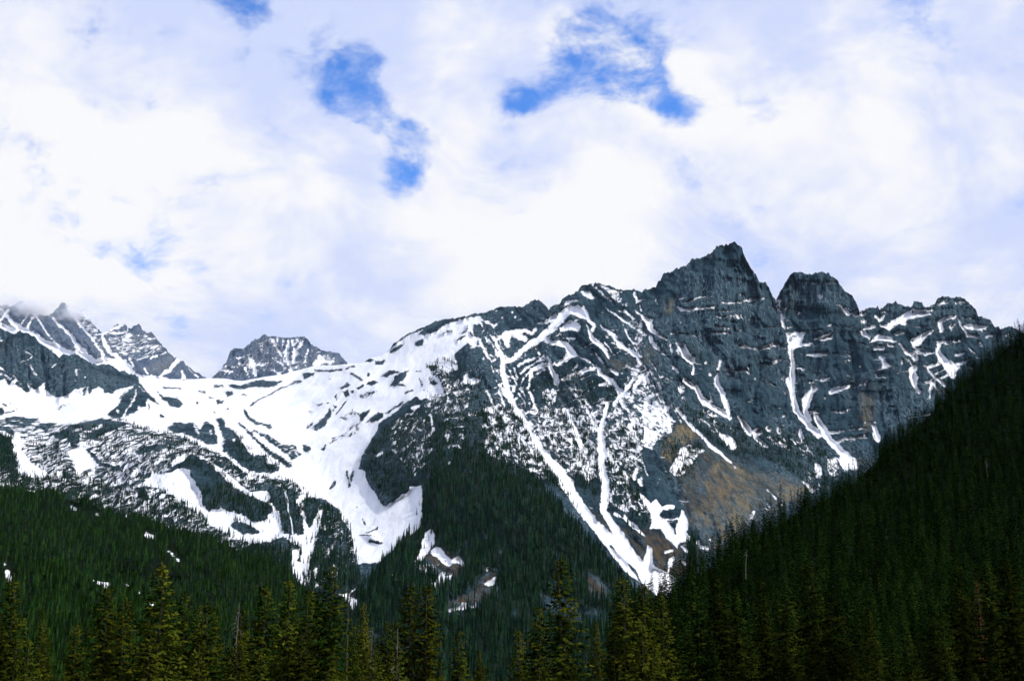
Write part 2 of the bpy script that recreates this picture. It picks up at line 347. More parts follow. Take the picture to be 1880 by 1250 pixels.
def build_main():
    U, V, D = layer(SKY_MAIN, 1275.0, -60, 1940, 1.65, 430, DEPTH_MAIN, 3.2, 5,
                    ([0, 270, 300, 660, 720, 900, 1150, 1860, 1940], [1, 1, .1, .15, .6, .8, 1, 1, .5]))
    f = Field(U, V)
    S, R, Q = f.snow, f.rock, f.mottle
    # ---- white ground of the left half
    S('P', [(-80,480),(700,600),(830,595),(880,620),(858,690),(835,760),(800,745),(740,770),(690,800),(660,860),(690,940),(770,885),(778,960),(700,1030),(640,1040),(560,1070),(480,1060),(300,1010),(-80,960)])
    # left cliff band
    R('A', [(-300,100),(0,200),(130,250),(300,350),(430,440),(640,460),(800,500),(900,540),(990,620),(1010,660),(985,670),(940,700),(890,715),(850,730),(800,750),(755,740),(715,705),(700,700),(660,712),(640,760),(625,705),(605,770),(590,740),(612,695),(590,712),(520,740),(450,775),(400,780),(360,750),(315,720),(325,665),(290,692),(250,720),(190,690),(200,735),(175,730),(125,660),(110,625),(60,600),(0,555),(-300,500)])
    for pts, w in [([(180,450),(240,480),(200,520),(150,530)], 12), ([(215,560),(260,610)], 16), ([(540,580),(545,620)], 22), ([(380,570),(405,545)], 18), ([(610,640)], 22), ([(60,390)], 14), ([(535,660)], 18), ([(0,350),(15,375)], 16), ([(130,430)], 10)]: S('A', pts, w)
    R('A', [(985,650),(1030,690),(1060,740),(1090,775),(1140,830),(1090,810),(1065,780),(1050,790),(1050,840),(1020,845),(990,830),(990,870),(960,890),(930,900),(900,910),(870,945),(820,930),(770,905),(800,870),(850,840),(870,800),(860,790),(900,740),(950,710)])
    for pts, w in [([(930,720),(870,790)], 12), ([(975,720),(960,790),(935,840),(905,880),(880,930)], 18), ([(850,880)], 26), ([(1000,690),(1040,730)], 9), ([(880,745),(850,790)], 12), ([(1000,840),(985,900)], 12)]: S('A', pts, w)
    R('A', [(1065,810),(1080,850),(1070,865)]); R('A', [(425,855),(460,838)], 10); R('A', [(20,830),(45,835)], 14); R('A', [(75,822)], 12); R('A', [(125,865)], 12)
    R('A', [(0,590),(50,600),(100,640),(60,670),(20,620)], 20); R('A', [(0,640)], 40); R('A', [(120,680),(190,730)], 24)
    for p in ([(1130,745),(1170,770),(1210,775),(1270,775),(1310,820),(1290,850),(1230,845),(1200,810),(1160,790)], [(1610,745),(1660,740),(1670,765),(1630,775)], [(1545,800),(1600,795),(1590,815),(1550,812)],
              [(1620,690),(1680,680),(1740,690),(1800,670),(1875,655),(1875,690),(1800,700),(1740,715),(1650,705)]): R('A', p)
    for pts, w in [([(1540,702),(1600,704)], 9), ([(1430,738),(1475,738)], 9), ([(1180,714),(1290,714)], 6), ([(1150,912),(1170,930)], 12), ([(1500,780),(1540,780)], 8), ([(1410,820)], 14), ([(1540,890)], 10), ([(1630,865)], 10), ([(1740,760),(1770,765)], 8), ([(1310,650),(1320,655)], 5)]: R('A', pts, w)
    # smooth bowl and its rock islands
    R('B', [(1290,300),(1340,200),(1420,150),(1500,100),(1600,60),(1720,0),(1875,0),(1875,55),(1780,75),(1740,95),(1690,115),(1640,150),(1590,175),(1510,170),(1550,130),(1480,160),(1420,195),(1360,230)])
    for p in ([(1305,295),(1340,265),(1415,240),(1400,260),(1330,305)], [(1485,225),(1520,205),(1590,195),(1640,180),(1600,215),(1540,245),(1490,255)], [(1680,165),(1730,140),(1760,150),(1690,180)], [(1800,205),(1875,175),(1875,195),(1810,225)],
              [(140,530),(180,525),(230,535),(280,515),(350,510),(400,500),(480,510),(540,505),(500,535),(420,550),(330,545),(270,560),(190,558)], [(610,520),(650,495),(690,500),(670,515)], [(690,450),(770,445),(760,465),(700,485)],
              [(1130,370),(1160,345),(1190,350),(1170,370)], [(1200,360),(1300,360),(1260,390),(1210,385)], [(1250,470),(1310,430),(1390,430),(1350,450),(1280,485)], [(1400,440),(1445,435),(1410,490),(1360,530),(1310,550),(1330,510),(1350,470)],
              [(1150,520),(1200,490),(1235,505),(1180,530)], [(960,555),(1000,510),(1025,530),(985,560)], [(975,580),(1010,565),(1020,610),(990,620)], [(910,610),(935,595),(930,640)], [(760,840),(800,800),(850,750),(880,700),(890,760),(840,820),(790,855)],
              [(1080,745),(1130,725),(1170,715),(1150,740),(1100,800)], [(1165,780),(1230,730),(1270,735),(1270,765),(1190,805)], [(955,965),(980,920),(1015,930),(990,955)]): R('B', p)
    for pts, w in [([(315,690),(380,640),(430,610),(500,570),(600,535),(680,505)], 7), ([(770,430),(870,435),(970,425)], 11), ([(1030,450),(1110,490)], 16), ([(1040,580)], 22), ([(740,720),(820,670)], 11), ([(930,740),(1000,650)], 6), ([(1060,870),(1160,790)], 9),
                   ([(1290,740),(1400,660)], 11), ([(1520,480),(1540,540),(1560,560)], 9), ([(1080,560),(1120,530)], 18), ([(1330,530),(1420,540)], 10), ([(1420,590),(1470,570)], 16), ([(915,690)], 22), ([(905,720)], 14), ([(860,665)], 10), ([(1500,440),(1530,440)], 9),
                   ([(1000,420),(1060,400)], 7), ([(1160,455)], 22), ([(890,498)], 12), ([(150,600)], 30), ([(80,650)], 26), ([(720,840),(760,810)], 12)]: R('B', pts, w)
    Q('B', [(1065,605),(1120,580),(1160,560),(1250,560),(1200,610),(1140,650),(1090,660)], 0.5, 4)
    Q('B', [(640,580),(720,570),(700,680),(660,650)], 4, 4); Q('B', [(740,640),(800,660),(780,760),(700,830)], 3, 4)
    Q('B', [(930,770),(1050,690),(1080,760),(1000,800)], 0.8, 4); Q('B', [(820,950),(930,880),(1080,790),(1180,820),(1100,880),(960,960),(780,1090),(760,1070)], 1.5, 4)
    Q('B', [(1560,390),(1700,350),(1790,370),(1800,500),(1800,640),(1690,600),(1640,490)], -0.5, 4.5)
    # dark ribs beside the tongue of the bowl
    R('B', [(230,810),(290,860),(340,920),(400,975),(450,1020),(520,1060),(600,1110)], (14, 16, 18, 26, 30, 34)); R('B', [(275,720),(300,770),(350,800),(460,825)], 18)
    Q('B', [(310,840),(450,880),(540,940),(640,950),(700,1040),(620,1080),(520,990),(430,940)], -1.0, 4.5); R('B', [(680,960),(720,965),(750,990),(710,1020),(690,990)])
    R('B', [(340,860),(450,920),(520,975),(600,1040)], 16)
    # benches at the left
    Q('J', [(-40,150),(60,140),(430,170),(460,210),(640,190),(880,180),(1280,170),(1400,215),(1700,290),(1818,300),(1818,760),(1600,760),(1400,980),(1200,1060),(900,960),(560,830),(300,620),(200,500),(180,330),(-40,250)], 0.3, 3.0)
    R('J', [(50,150),(150,140),(260,150),(400,165),(380,200),(330,215),(260,240),(170,235),(60,215)]); S('J', [(60,178),(150,182),(220,195)], 16)
    R('J', [(-60,230),(80,230),(130,270),(180,330),(180,400),(150,350),(110,330),(60,290),(-60,290)]); R('J', [(-60,60),(30,50),(40,110),(-20,130)]); R('J', [(60,95),(140,85)], 14)
    R('J', [(345,260),(420,205),(600,205),(560,240),(500,290),(480,320),(420,270),(370,275)])
    R('J', [(520,320),(640,290),(720,230),(860,195),(1060,165),(1280,190),(1390,215),(1250,250),(1100,320),(940,375),(900,350),(920,300),(870,280),(830,330),(820,420),(740,430),(690,380),(620,370)]); S('J', [(900,300),(1050,240)], 30); S('J', [(760,290),(840,270)], 24)
    R('J', [(1420,480),(1500,440),(1600,420),(1720,440),(1640,490),(1520,520),(1440,530)]); R('J', [(870,480),(960,540),(1040,630),(1240,680)], (30, 60, 50)); R('J', [(1260,330),(1420,320),(1600,330),(1818,320)], (16, 30, 24))
    S('J', [(700,470),(860,450),(960,560),(1030,640),(900,700),(800,750),(740,620),(710,530)]); S('J', [(180,330),(200,500),(300,620),(450,720),(560,830),(700,900),(820,980)], (70, 90, 60, 50, 60, 60))
    Q('J', [(-60,290),(100,330),(140,450),(200,600),(200,760),(-60,800)], -2.5, 3.5)
    S('J', [(1390,990),(1500,1020),(1600,1090),(1700,1180),(1600,1200),(1480,1110)]); R('J', [(1420,880),(1500,860),(1640,900),(1660,1000),(1640,1080),(1500,1010),(1420,960)])
    R('J', [(640,700),(740,720),(760,800),(660,800)]); R('J', [(920,860),(1000,860),(1040,920),(960,960)])
    Q('K', [(0,200),(120,200),(400,310),(600,380),(750,500),(900,600),(1060,620),(1200,680),(1440,760),(1460,830),(1380,870),(1240,800),(900,850),(700,680),(560,570),(400,460),(240,420),(0,560)], -0.4, 3.0)
    R('K', [(40,150),(100,95),(250,90),(320,90),(390,160),(430,80),(520,130),(560,250),(560,310),(450,310),(390,280),(240,210),(120,190)]); S('K', [(330,110),(370,190)], 34); S('K', [(490,190)], 40)
    R('K', [(545,50),(640,60),(650,120),(740,190),(830,290),(900,390),(960,430),(1060,440),(1080,510),(1220,530),(1180,600),(1130,620),(900,590),(820,530),(730,480),(640,390),(620,300),(640,260),(590,150)])
    S('K', [(120,205),(250,240),(400,300)], (10, 34, 16)); S('K', [(660,130),(690,140)], 30); S('K', [(740,260)], 34)
    R('K', [(240,430),(300,410),(380,460),(480,500),(560,590),(660,680),(760,780),(880,850),(1000,900),(1100,920),(1130,1000),(1090,1090),(1040,1140),(930,1130),(840,1060),(720,1020),(600,980),(480,1020),(420,950),(390,800),(340,720),(300,660),(290,590),(200,560),(40,630),(0,600),(100,560),(200,480)])
    S('K', [(680,690),(760,760),(870,840)], 24); S('K', [(430,470),(500,540)], 12)
    S('K', [(0,640),(200,600),(290,600),(320,720),(340,850),(420,950),(500,1060),(600,1130),(700,1200),(600,1250),(480,1150),(400,1050),(300,900),(150,800),(0,760)])
    Q('K', [(-200,760),(0,790),(200,860),(400,1060),(500,1200),(300,1150),(-100,1050)], 0.3, 4)
    S('K', [(660,1020),(800,1060),(950,1140),(1080,1090),(1100,1010),(1150,1060),(1240,1150),(1250,1250),(640,1250),(640,1140)]); R('K', [(700,1150),(740,1110),(900,1150),(1000,1240),(850,1250),(760,1200)])
    R('K', [(1100,760),(1300,740),(1440,760),(1460,830),(1390,900),(1420,1000),(1480,1250),(1250,1250),(1200,1000),(1100,900)]); S('K', [(1410,900),(1440,1010)], 50)
    Q('K', [(1120,660),(1300,650),(1450,760),(1440,860),(1300,800)], -1, 4.5)
    R('K', [(1520,850),(1600,870),(1700,860),(1818,960),(1818,1250),(1630,1250),(1640,1100),(1540,1200),(1480,1100),(1430,920)]); S('K', [(1640,960),(1600,1100),(1560,1230)], (30, 60, 70)); Q('K', [(1650,1000),(1818,1000),(1818,1200),(1700,1150)], -0.8, 5)
    Q('P', [(-80,850),(60,870),(180,890),(300,925),(420,975),(540,1040),(540,1090),(-80,1000)], -0.4, 3.0)
    # ---- below: snowless dark ground, then the snow lying on it
    R('P', [(520,985),(545,1000),(560,1060),(600,1120),(700,1040),(780,970),(860,960),(1240,1090),(1240,1300),(400,1300),(430,1010)])
    Q('G', [(380,330),(500,380),(570,480),(600,620),(560,760),(420,760),(340,640),(390,520),(430,440)], -2.2, 4.5)
    S('G', [(130,200),(200,170),(340,130),(520,0),(650,0),(620,100),(600,160),(640,180),(650,240),(690,290),(710,340),(770,370),(830,350),(870,300),(870,240),(930,225),(935,300),(930,400),(850,440),(760,520),(730,600),(680,630),(600,625),(590,520),(560,460),(500,380),(440,330),(400,310),(330,290),(290,250),(200,210)])
    R('G', [(670,530),(715,545)], 22); R('G', [(545,170),(560,250)], 10); R('G', [(580,180),(570,225)], 16); R('G', [(600,365)], 6); R('G', [(630,425),(640,445)], 8); R('G', [(640,490),(700,470)], 5); R('G', [(460,270),(480,230)], 5); R('G', [(610,500),(690,505)], 5)
    S('G', [(235,280),(250,400)], (5, 9)); S('G', [(260,570),(300,590),(290,640),(345,640),(325,700),(340,760),(300,745),(260,690)]); S('G', [(410,380),(400,440),(380,500)], 30); S('G', [(310,310),(320,380)], 20)
    S('G', [(500,810),(560,800),(600,760),(605,775),(560,820),(600,830),(590,890)]); Q('G', [(350,660),(390,670),(410,780),(380,790),(340,720)], 0.4, 4)
    S('G', [(940,490),(985,470),(1000,540),(960,600),(900,660),(880,640),(920,580)]); S('G', [(1000,590),(1060,640)], 50); S('G', [(1120,600),(1150,650),(1140,670),(1080,640)]); S('G', [(1262,682)], 26)
    S('G', [(1240,750),(1310,710),(1310,760),(1270,770)]); S('G', [(1070,890),(1190,860)], (20, 40)); Q('G', [(880,650),(1010,640),(1100,700),(1010,800),(960,760)], -0.6, 4); Q('G', [(980,690),(1090,670),(1080,740),(1000,780)], 0.8, 4)
    Q('G', [(760,680),(860,720),(840,760),(770,740)], -0.5, 4)
    # right edge of the bowl: treed rock
    R('B', [(1100,1110),(1120,1030),(1165,950),(1215,870),(1235,805),(1370,720),(1410,670),(1500,620),(1570,640),(1690,640),(1720,700),(1800,700),(1900,780),(1900,1250),(1200,1250),(1150,1150)])
    Q('B', [(1300,800),(1480,700),(1600,760),(1640,1000),(1560,1150),(1480,1200),(1300,1000)], -1.5, 3.6); Q('B', [(1640,640),(1850,640),(1875,1000),(1700,1000)], -1.4, 3.6)
    for pts, w in [([(1575,685),(1610,760),(1620,850),(1590,920)], (16, 26, 16)), ([(1560,990),(1545,1050)], 16), ([(1470,705),(1515,685)], 30), ([(1480,1110),(1490,1175)], 26), ([(1740,1090)], 20), ([(1200,1050),(1250,1020)], 20), ([(1440,760),(1480,740)], 12)]: S('B', pts, w)
    R('B', [(1780,300),(1875,230),(1980,300),(1980,500),(1875,520),(1790,480),(1720,440),(1760,380)])
    # ---- upper left flank of the massif
    S('L', [(0,200),(120,200),(330,90),(480,50),(600,20),(700,0),(740,40),(800,60),(880,110),(930,80),(950,130),(880,150),(800,100),(720,70),(770,170),(740,230),(730,200),(750,180),(700,100),(640,110),(620,180),(640,260),(560,310),(440,380),(380,440),(300,470),(240,550),(150,560),(400,560),(420,680),(300,720),(180,680),(0,700),(-60,500)])
    R('L', [(410,300),(470,270),(540,240),(500,280),(420,330)]); R('L', [(470,220),(530,170),(560,140),(555,170),(490,215)]); R('L', [(180,245),(260,195),(230,230)]); R('L', [(280,190),(330,185)], 14); R('L', [(590,215),(620,240)], 14)
    R('L', [(20,660),(100,620),(140,660),(80,700)]); R('L', [(90,740),(200,720),(330,740),(440,700),(440,800),(340,860),(200,790)]); R('L', [(20,830),(110,820),(160,860),(120,880)])
    S('L', [(500,900),(510,740),(560,720),(580,800),(680,780),(700,840),(600,880)]); Q('L', [(230,800),(440,820),(500,900),(640,870),(560,1250),(0,1250),(0,1050),(250,1000)], -1.4, 4.5)
    S('L', [(-20,900),(130,960),(260,950),(400,900),(460,820)], (60, 60, 30)); S('L', [(280,950),(300,1080),(400,1160),(430,1200)], (30, 44, 50)); S('L', [(380,870),(400,1050),(420,1150)], (40, 30)); S('L', [(0,1020),(120,1060)], 44); S('L', [(600,390),(660,375),(700,405)], (50, 20)); S('L', [(680,270),(690,330)], 20); S('L', [(590,640),(600,700)], 14)
    S('L', [(790,960),(830,1020),(870,1100),(940,1200),(960,1250)], (36, 50, 36, 40)); S('L', [(960,970),(1000,1080),(1020,1150),(970,1240)], (50, 34, 40)); S('L', [(750,1190),(900,1240)], (40, 60)); S('L', [(570,1250),(650,1230)], 50); S('L', [(890,790),(940,890),(960,950)], (8, 24, 14)); S('L', [(850,640),(880,700)], 30); S('L', [(740,550)], 26)
    # main gully and its branches
    S('L', [(700,300),(720,370),(770,460),(820,540),(860,590)], (40, 50, 30)); S('L', [(800,200),(870,270),(910,350),(950,430),(990,520),(1000,620),(990,700),(1020,820),(1060,960),(1130,1130),(1180,1260)], (24, 40, 50, 60, 80, 80, 70, 100, 90, 80, 70))
    S('L', [(820,490),(880,520),(900,560),(860,570)], 24); S('L', [(900,440),(930,520)], 40); S('L', [(780,270),(800,340)], (50, 30)); S('L', [(910,670),(960,740)], 26); S('L', [(1080,880),(1140,900),(1130,960)], 40); S('L', [(1060,770),(1090,830)], 30); S('L', [(1130,1080),(1180,1050)], 40)
    S('L', [(1000,590),(1100,560),(1160,500),(1260,430),(1400,330),(1530,240),(1667,160)], (90, 70, 80, 80, 100, 110, 80)); S('L', [(930,310),(1060,230),(1200,200),(1270,190),(1350,220),(1420,150)], (30, 60, 80, 60, 60, 50)); S('L', [(1040,260),(1060,380)], (120, 60)); S('L', [(1130,240),(1280,300)], 90)
    S('L', [(1440,90),(1550,60),(1667,10)], (40, 60, 90)); S('L', [(1290,480),(1280,520)], 24); R('L', [(1140,290),(1170,290),(1190,330),(1150,330)])
    S('L', [(1200,650),(1200,610),(1330,570),(1450,515)], (30, 44, 50, 20)); S('L', [(1230,740),(1260,690),(1380,610),(1480,560),(1520,500)], (30, 34, 36, 30)); S('L', [(1210,900),(1260,800),(1340,700),(1480,630),(1590,600)], (16, 30, 50, 60, 20)); S('L', [(1340,730),(1330,840),(1310,930),(1370,1030),(1400,1130),(1440,1200),(1420,1250)], (70, 40, 30, 60, 40, 50, 30)); S('L', [(1400,740),(1520,680)], 40)
    S('L', [(1240,920),(1240,980)], 30); S('L', [(1200,990),(1260,1080),(1280,1180)], (20, 40, 24)); S('L', [(1500,520),(1530,540)], 24); S('L', [(1560,510),(1600,600),(1630,700),(1667,800)], (24, 50, 60, 60)); S('L', [(1550,440),(1570,460)], 16); S('L', [(1330,1100),(1350,1190)], 30)
    R('L', [(1430,130),(1440,200)], 26)
    # ---- central faces
    for pts, w in [([(960,530),(900,600),(840,660),(770,740)], (50, 70, 60, 60)), ([(1060,520),(1100,610),(1140,660),(1130,690)], 32), ([(1080,650),(1130,750),(1180,800),(1240,880)], (14, 44, 40, 30)), ([(800,770),(880,790),(940,800),(980,850)], (30, 50, 70)), ([(980,845),(930,890),(870,940)], (50, 40, 30)),
                   ([(1010,860),(1070,900),(1130,945)], 18), ([(910,1045),(1000,1000),(1090,970),(1135,965)], (26, 40, 28)), ([(795,870),(830,960),(870,1060)], (12, 36, 46)), ([(1125,370),(1180,420),(1240,470),(1280,495)], (22, 16, 8)), ([(1185,372),(1260,400),(1335,412)], (12, 24, 10)),
                   ([(1200,380),(1290,440),(1370,512)], (14, 30, 12)), ([(1220,530),(1300,580),(1360,630),(1410,660)], (12, 28, 20)), ([(1350,540),(1420,610)], 24), ([(1310,545),(1400,580)], 10), ([(1432,425),(1445,490)], 24), ([(1445,490),(1475,482)], 12), ([(1465,515),(1470,550)], 14),
                   ([(1190,660),(1260,720),(1350,800),(1430,870),(1490,940)], (10, 34, 36, 36, 10)), ([(1270,775),(1330,805)], (14, 30)), ([(1430,550),(1490,610),(1530,670),(1560,700)], (10, 40, 44)), ([(1535,735),(1560,790),(1600,840),(1670,885)], (30, 30, 20, 8)), ([(1570,700),(1650,760)], (40, 14)),
                   ([(1450,690),(1500,720)], 24), ([(1200,565)], 16), ([(1440,735),(1475,750)], 9), ([(1150,940),(1180,1000),(1240,1050),(1300,1100),(1340,1130)], (10, 40, 40, 40, 40)), ([(1360,950),(1420,965),(1490,970)], (14, 24, 14)), ([(1500,985),(1420,1040),(1350,1130),(1290,1220)], (20, 34, 40, 50)),
                   ([(1500,1000),(1440,1080),(1400,1170)], 44), ([(1500,1020),(1540,1120),(1600,1220),(1650,1260)], (40, 50, 44)), ([(1540,980),(1600,1080),(1615,1110)], 20), ([(1250,960),(1290,1010)], 26), ([(940,1080),(1000,1150),(1060,1250)], 16), ([(990,1070),(1010,1140)], 18),
                   ([(1430,1030),(1370,1120)], 12), ([(1625,1020),(1690,1050)], 8), ([(1250,715),(1235,740)], 10), ([(1180,1080),(1230,1080)], 26), ([(950,750),(1000,755)], 20), ([(1560,560),(1600,590)], 8)]: S('C', pts, w)
    for p in ([(940,540),(1010,500),(1050,510),(1080,570),(1100,620),(1040,600),(960,570)], [(920,525),(930,480),(1000,460),(1030,465),(960,500)], [(1030,410),(1060,415),(1110,430),(1120,450),(1160,460),(1110,475),(1060,455)], [(890,670),(960,600),(1040,650),(1020,700),(970,690),(890,710)], [(1490,615),(1560,605),(1550,640),(1570,690),(1530,710)]): S('C', p)
    Q('C', [(1180,370),(1290,395),(1380,500),(1330,500),(1250,450)], 0.2, 4); Q('C', [(750,1110),(890,1085),(880,1150),(860,1220),(800,1240),(760,1180)], 0.8, 4.5); Q('C', [(1300,1180),(1500,1050),(1700,1250),(1300,1250)], 0.0, 4.5); R('C', [(1310,1060),(1370,990),(1400,1000),(1350,1080)])
    Q('C', [(1020,1060),(1080,1100),(1060,1200),(1020,1180)], -1.5, 4)
    for x, y, r in ((545,565,20),(575,590,20),(475,597,18),(435,550,14),(1395,905,10),(1225,735,20),(1440,850,20),(1060,600,8)): S('C', [(x, y)], r)
    # ---- great wall on the right
    for pts, w in [([(280,490),(350,470),(430,455)], (8, 18, 12)), ([(450,455),(510,445)], 10), ([(625,600),(710,598)], (14, 18)), ([(655,627),(690,627)], 9), ([(745,618),(775,618)], 9), ([(800,577),(830,572)], 7), ([(520,582),(545,590)], 10), ([(590,685),(620,675)], 13), ([(665,700),(725,695)], 11), ([(350,725),(390,722)], 10),
                   ([(200,718),(250,712)], 16), ([(555,905),(540,960)], 26), ([(540,990),(530,1060),(560,1130),(600,1240)], (20, 40, 36, 34)), ([(690,980),(740,970),(770,1000)], 20), ([(758,950),(765,1000)], 12), ([(460,920)], 28), ([(490,1005)], 28), ([(580,955),(615,957)], 13), ([(600,998),(635,998)], 16), ([(915,1065),(950,1085)], 14),
                   ([(1020,1150)], 26), ([(90,470),(112,500)], 11), ([(210,930),(250,990)], (10, 28)), ([(300,1050),(380,1100),(430,1170),(510,1240)], (14, 40, 40, 40)), ([(140,1020),(210,1050)], 6), ([(965,470),(965,530),(990,560),(990,620),(1020,680)], (10, 12, 20, 20, 22)), ([(985,470),(985,510)], 18), ([(1070,485),(1030,530),(1000,540)], 10),
                   ([(1015,612),(1050,612)], 8), ([(1030,680),(1070,665)], 10), ([(1060,800),(1070,900),(1075,1000),(1080,1100),(1085,1250)], (44, 36, 48, 40, 40)), ([(1205,700),(1280,685)], (10, 18)), ([(1150,875),(1220,865),(1320,852)], (12, 14, 20)), ([(1220,355),(1250,355)], 12), ([(1320,352),(1380,345)], 16),
                   ([(1290,1050),(1340,1035)], (30, 12)), ([(1220,1100),(1180,1200),(1170,1250)], (40, 56, 40)), ([(1430,540),(1470,575)], (16, 34)), ([(1500,575),(1580,575)], (20, 40)), ([(700,432),(725,435)], 18), ([(1110,955),(1145,955)], 10), ([(880,565)], 12), ([(365,950),(360,1000)], 22), ([(780,415),(800,410)], 7)]: S('D', pts, w)
    for p in ([(240,515),(290,530),(380,520),(440,525),(520,515),(535,515),(510,540),(420,540),(330,550),(270,555)], [(560,480),(600,490),(700,480),(760,465),(800,450),(890,450),(830,475),(740,490),(640,497),(570,500)], [(490,705),(560,700),(630,715),(600,720),(500,720)],
              [(680,800),(720,795),(770,810),(850,815),(900,795),(950,785),(990,800),(1025,820),(960,810),(880,830),(800,825),(690,815)], [(890,940),(930,915),(985,900),(980,920),(900,950)], [(1030,710),(1170,712),(1150,760),(1140,780),(1220,785),(1235,795),(1100,810),(1080,830),(1050,800)],
              [(1230,765),(1260,735),(1330,715),(1375,705),(1370,745),(1300,770)], [(1330,1140),(1350,1105),(1490,1085),(1480,1110),(1340,1150)], [(230,785),(300,775),(330,830),(370,880),(385,930),(340,940),(310,900),(270,840)]): S('D', p)
    R('D', [(1075,745),(1110,735)], 8)
    for x, y, r in ((1275,440,36),(1290,352,10),(1370,318,9),(1160,585,14),(1010,905,18),(660,548,9),(540,665,11),(270,633,9),(500,160,9),(860,1055,12),(995,1005,14),(445,178,7),(350,232,5),(1150,1012,10),(1310,1165,14)): S('D', [(x, y)], r)
    Q('D', [(620,580),(720,570),(920,560),(910,640),(700,640)], -5, 5)
    # right shoulder
    for p in ([(565,340),(600,335),(620,380),(600,390)], [(640,375),(690,360),(725,375),(690,400),(650,395)], [(690,500),(740,470),(820,455),(810,475),(720,500),(780,540),(770,565),(720,540)], [(770,580),(800,550),(840,515),(900,545),(960,570),(940,580),(860,575)],
              [(850,450),(920,430),(980,400),(1040,365),(1080,340),(1140,340),(1180,350),(1205,380),(1140,395),(1080,410),(1030,430),(1025,465),(960,460),(930,480),(900,500)], [(930,520),(1030,500),(1030,520),(960,535)], [(1250,430),(1300,395),(1390,390),(1390,410),(1310,415),(1280,440),(1300,490),(1270,510)],
              [(1330,460),(1360,440),(1385,445),(1350,490)], [(1440,465),(1520,450),(1610,470),(1600,490),(1470,495)], [(1060,570),(1110,540),(1150,510),(1230,495),(1220,520),(1150,560),(1130,590),(1080,615)], [(1050,770),(1070,745),(1115,745),(1095,790),(1115,830),(1100,890),(1140,940),(1120,945),(1065,890),(1050,840)],
              [(1290,690),(1360,720),(1420,750),(1380,800),(1330,780)]): S('E', p)
    for pts, w in [([(735,350),(760,345)], 14), ([(705,433),(735,433)], 20), ([(900,600),(930,603)], 24), ([(805,625),(860,628)], 24), ([(810,390),(840,420),(870,390)], 20), ([(860,367),(890,365)], 10), ([(1215,320),(1300,300),(1340,297)], (12, 16, 10)), ([(1390,297),(1440,285)], 14), ([(1180,345),(1220,345)], 14),
                   ([(1410,410),(1430,470),(1480,530),(1550,545)], (14, 20, 24, 14)), ([(1610,540),(1680,535)], 14), ([(1635,440)], 14), ([(1440,405),(1500,415)], 8), ([(1100,615),(1120,645),(1170,660),(1240,645)], (24, 20, 20, 14)), ([(980,590),(1040,650),(1110,700)], (18, 20, 30)), ([(1000,700),(1005,740)], 18),
                   ([(1265,580),(1260,640),(1290,700),(1340,760),(1370,820)], (30, 40, 60, 60, 50)), ([(1270,585),(1330,570),(1420,568)], (30, 20, 12)), ([(1380,680),(1440,660)], 18), ([(1370,745),(1480,705)], (26, 16)), ([(1490,620),(1520,655)], 16), ([(1170,745),(1210,800),(1260,840),(1310,885)], (12, 24, 24, 24)), ([(1190,758),(1270,735)], (26, 22)),
                   ([(1240,803),(1300,775)], 14), ([(1270,833),(1330,810)], 18), ([(1170,870),(1220,850)], 22), ([(1220,850),(1200,920),(1200,980)], (30, 24, 14)), ([(1225,860),(1270,940)], 24), ([(690,760)], 16), ([(740,860),(740,890)], 10), ([(810,805),(860,800)], 7), ([(480,1222),(590,1215)], 14), ([(630,1210),(740,1200)], 10),
                   ([(785,1175),(810,1230)], (20, 40)), ([(370,905),(310,980),(310,1060),(330,1130)], (30, 50, 40, 40)), ([(370,1080),(400,1150),(450,1230)], (20, 44, 60)), ([(230,1070),(300,1130),(340,1190),(400,1250)], (40, 36, 36, 40)), ([(160,945)], 26), ([(150,1105)], 24), ([(490,450)], 14), ([(330,1075),(400,1080)], 16), ([(1060,455)], 10)]: S('E', pts, w)
    R('E', [(940,470),(990,465)], 18); Q('E', [(1030,690),(1120,690),(1110,740),(1040,730)], 0, 4)
    # ---- lower middle
    S('H', [(240,-20),(310,60),(350,130),(400,230),(470,340),(540,420),(610,510),(670,620),(740,720),(800,800),(870,880),(960,970),(1060,1080),(1200,1190),(1300,1260)], (44, 50, 60, 70, 80, 84, 84, 84, 80, 76, 90, 130, 150, 160, 180))
    S('H', [(915,-20),(880,90),(870,180),(875,290),(890,380),(880,460),(900,540),(910,640),(890,730),(940,800),(1000,900),(1060,1000),(1120,1080)], (46, 36, 46, 66, 76, 70, 76, 60, 56, 66, 70, 80, 90))
    S('H', [(770,0),(820,100),(860,180)], (34, 30, 26)); S('H', [(610,0),(660,100),(700,200),(740,280)], (36, 40, 40, 50)); Q('H', [(690,270),(800,280),(850,350),(830,480),(790,560),(720,480),(670,380)], 1.2, 4.5); Q('H', [(520,180),(600,250),(640,330),(690,400),(720,500),(620,420),(560,300)], -1.0, 4.5)
    S('H', [(230,140),(310,220),(380,290),(440,360)], (20, 34, 34, 20)); Q('H', [(100,200),(260,220),(380,340),(440,420),(540,540),(480,540),(380,450),(250,330)], -1.0, 4.0); Q('H', [(400,200),(360,70),(400,30)], -1, 4)
    S('H', [(1130,580),(1170,620),(1230,670),(1270,640),(1320,710),(1310,770),(1380,830),(1410,890),(1420,800),(1460,720),(1480,770),(1500,810),(1490,880),(1520,940),(1440,960),(1420,1000),(1340,930),(1310,870),(1210,860),(1240,800),(1160,700)])
    S('H', [(1330,710),(1390,700)], 40); S('H', [(1340,800),(1410,795)], 24); S('H', [(1180,1050),(1200,980),(1240,1000),(1260,1130),(1240,1150),(1180,1100)]); S('H', [(1350,1180),(1350,1090),(1400,1050),(1410,1100),(1370,1160)]); S('H', [(1290,1190),(1375,1230)], 80)
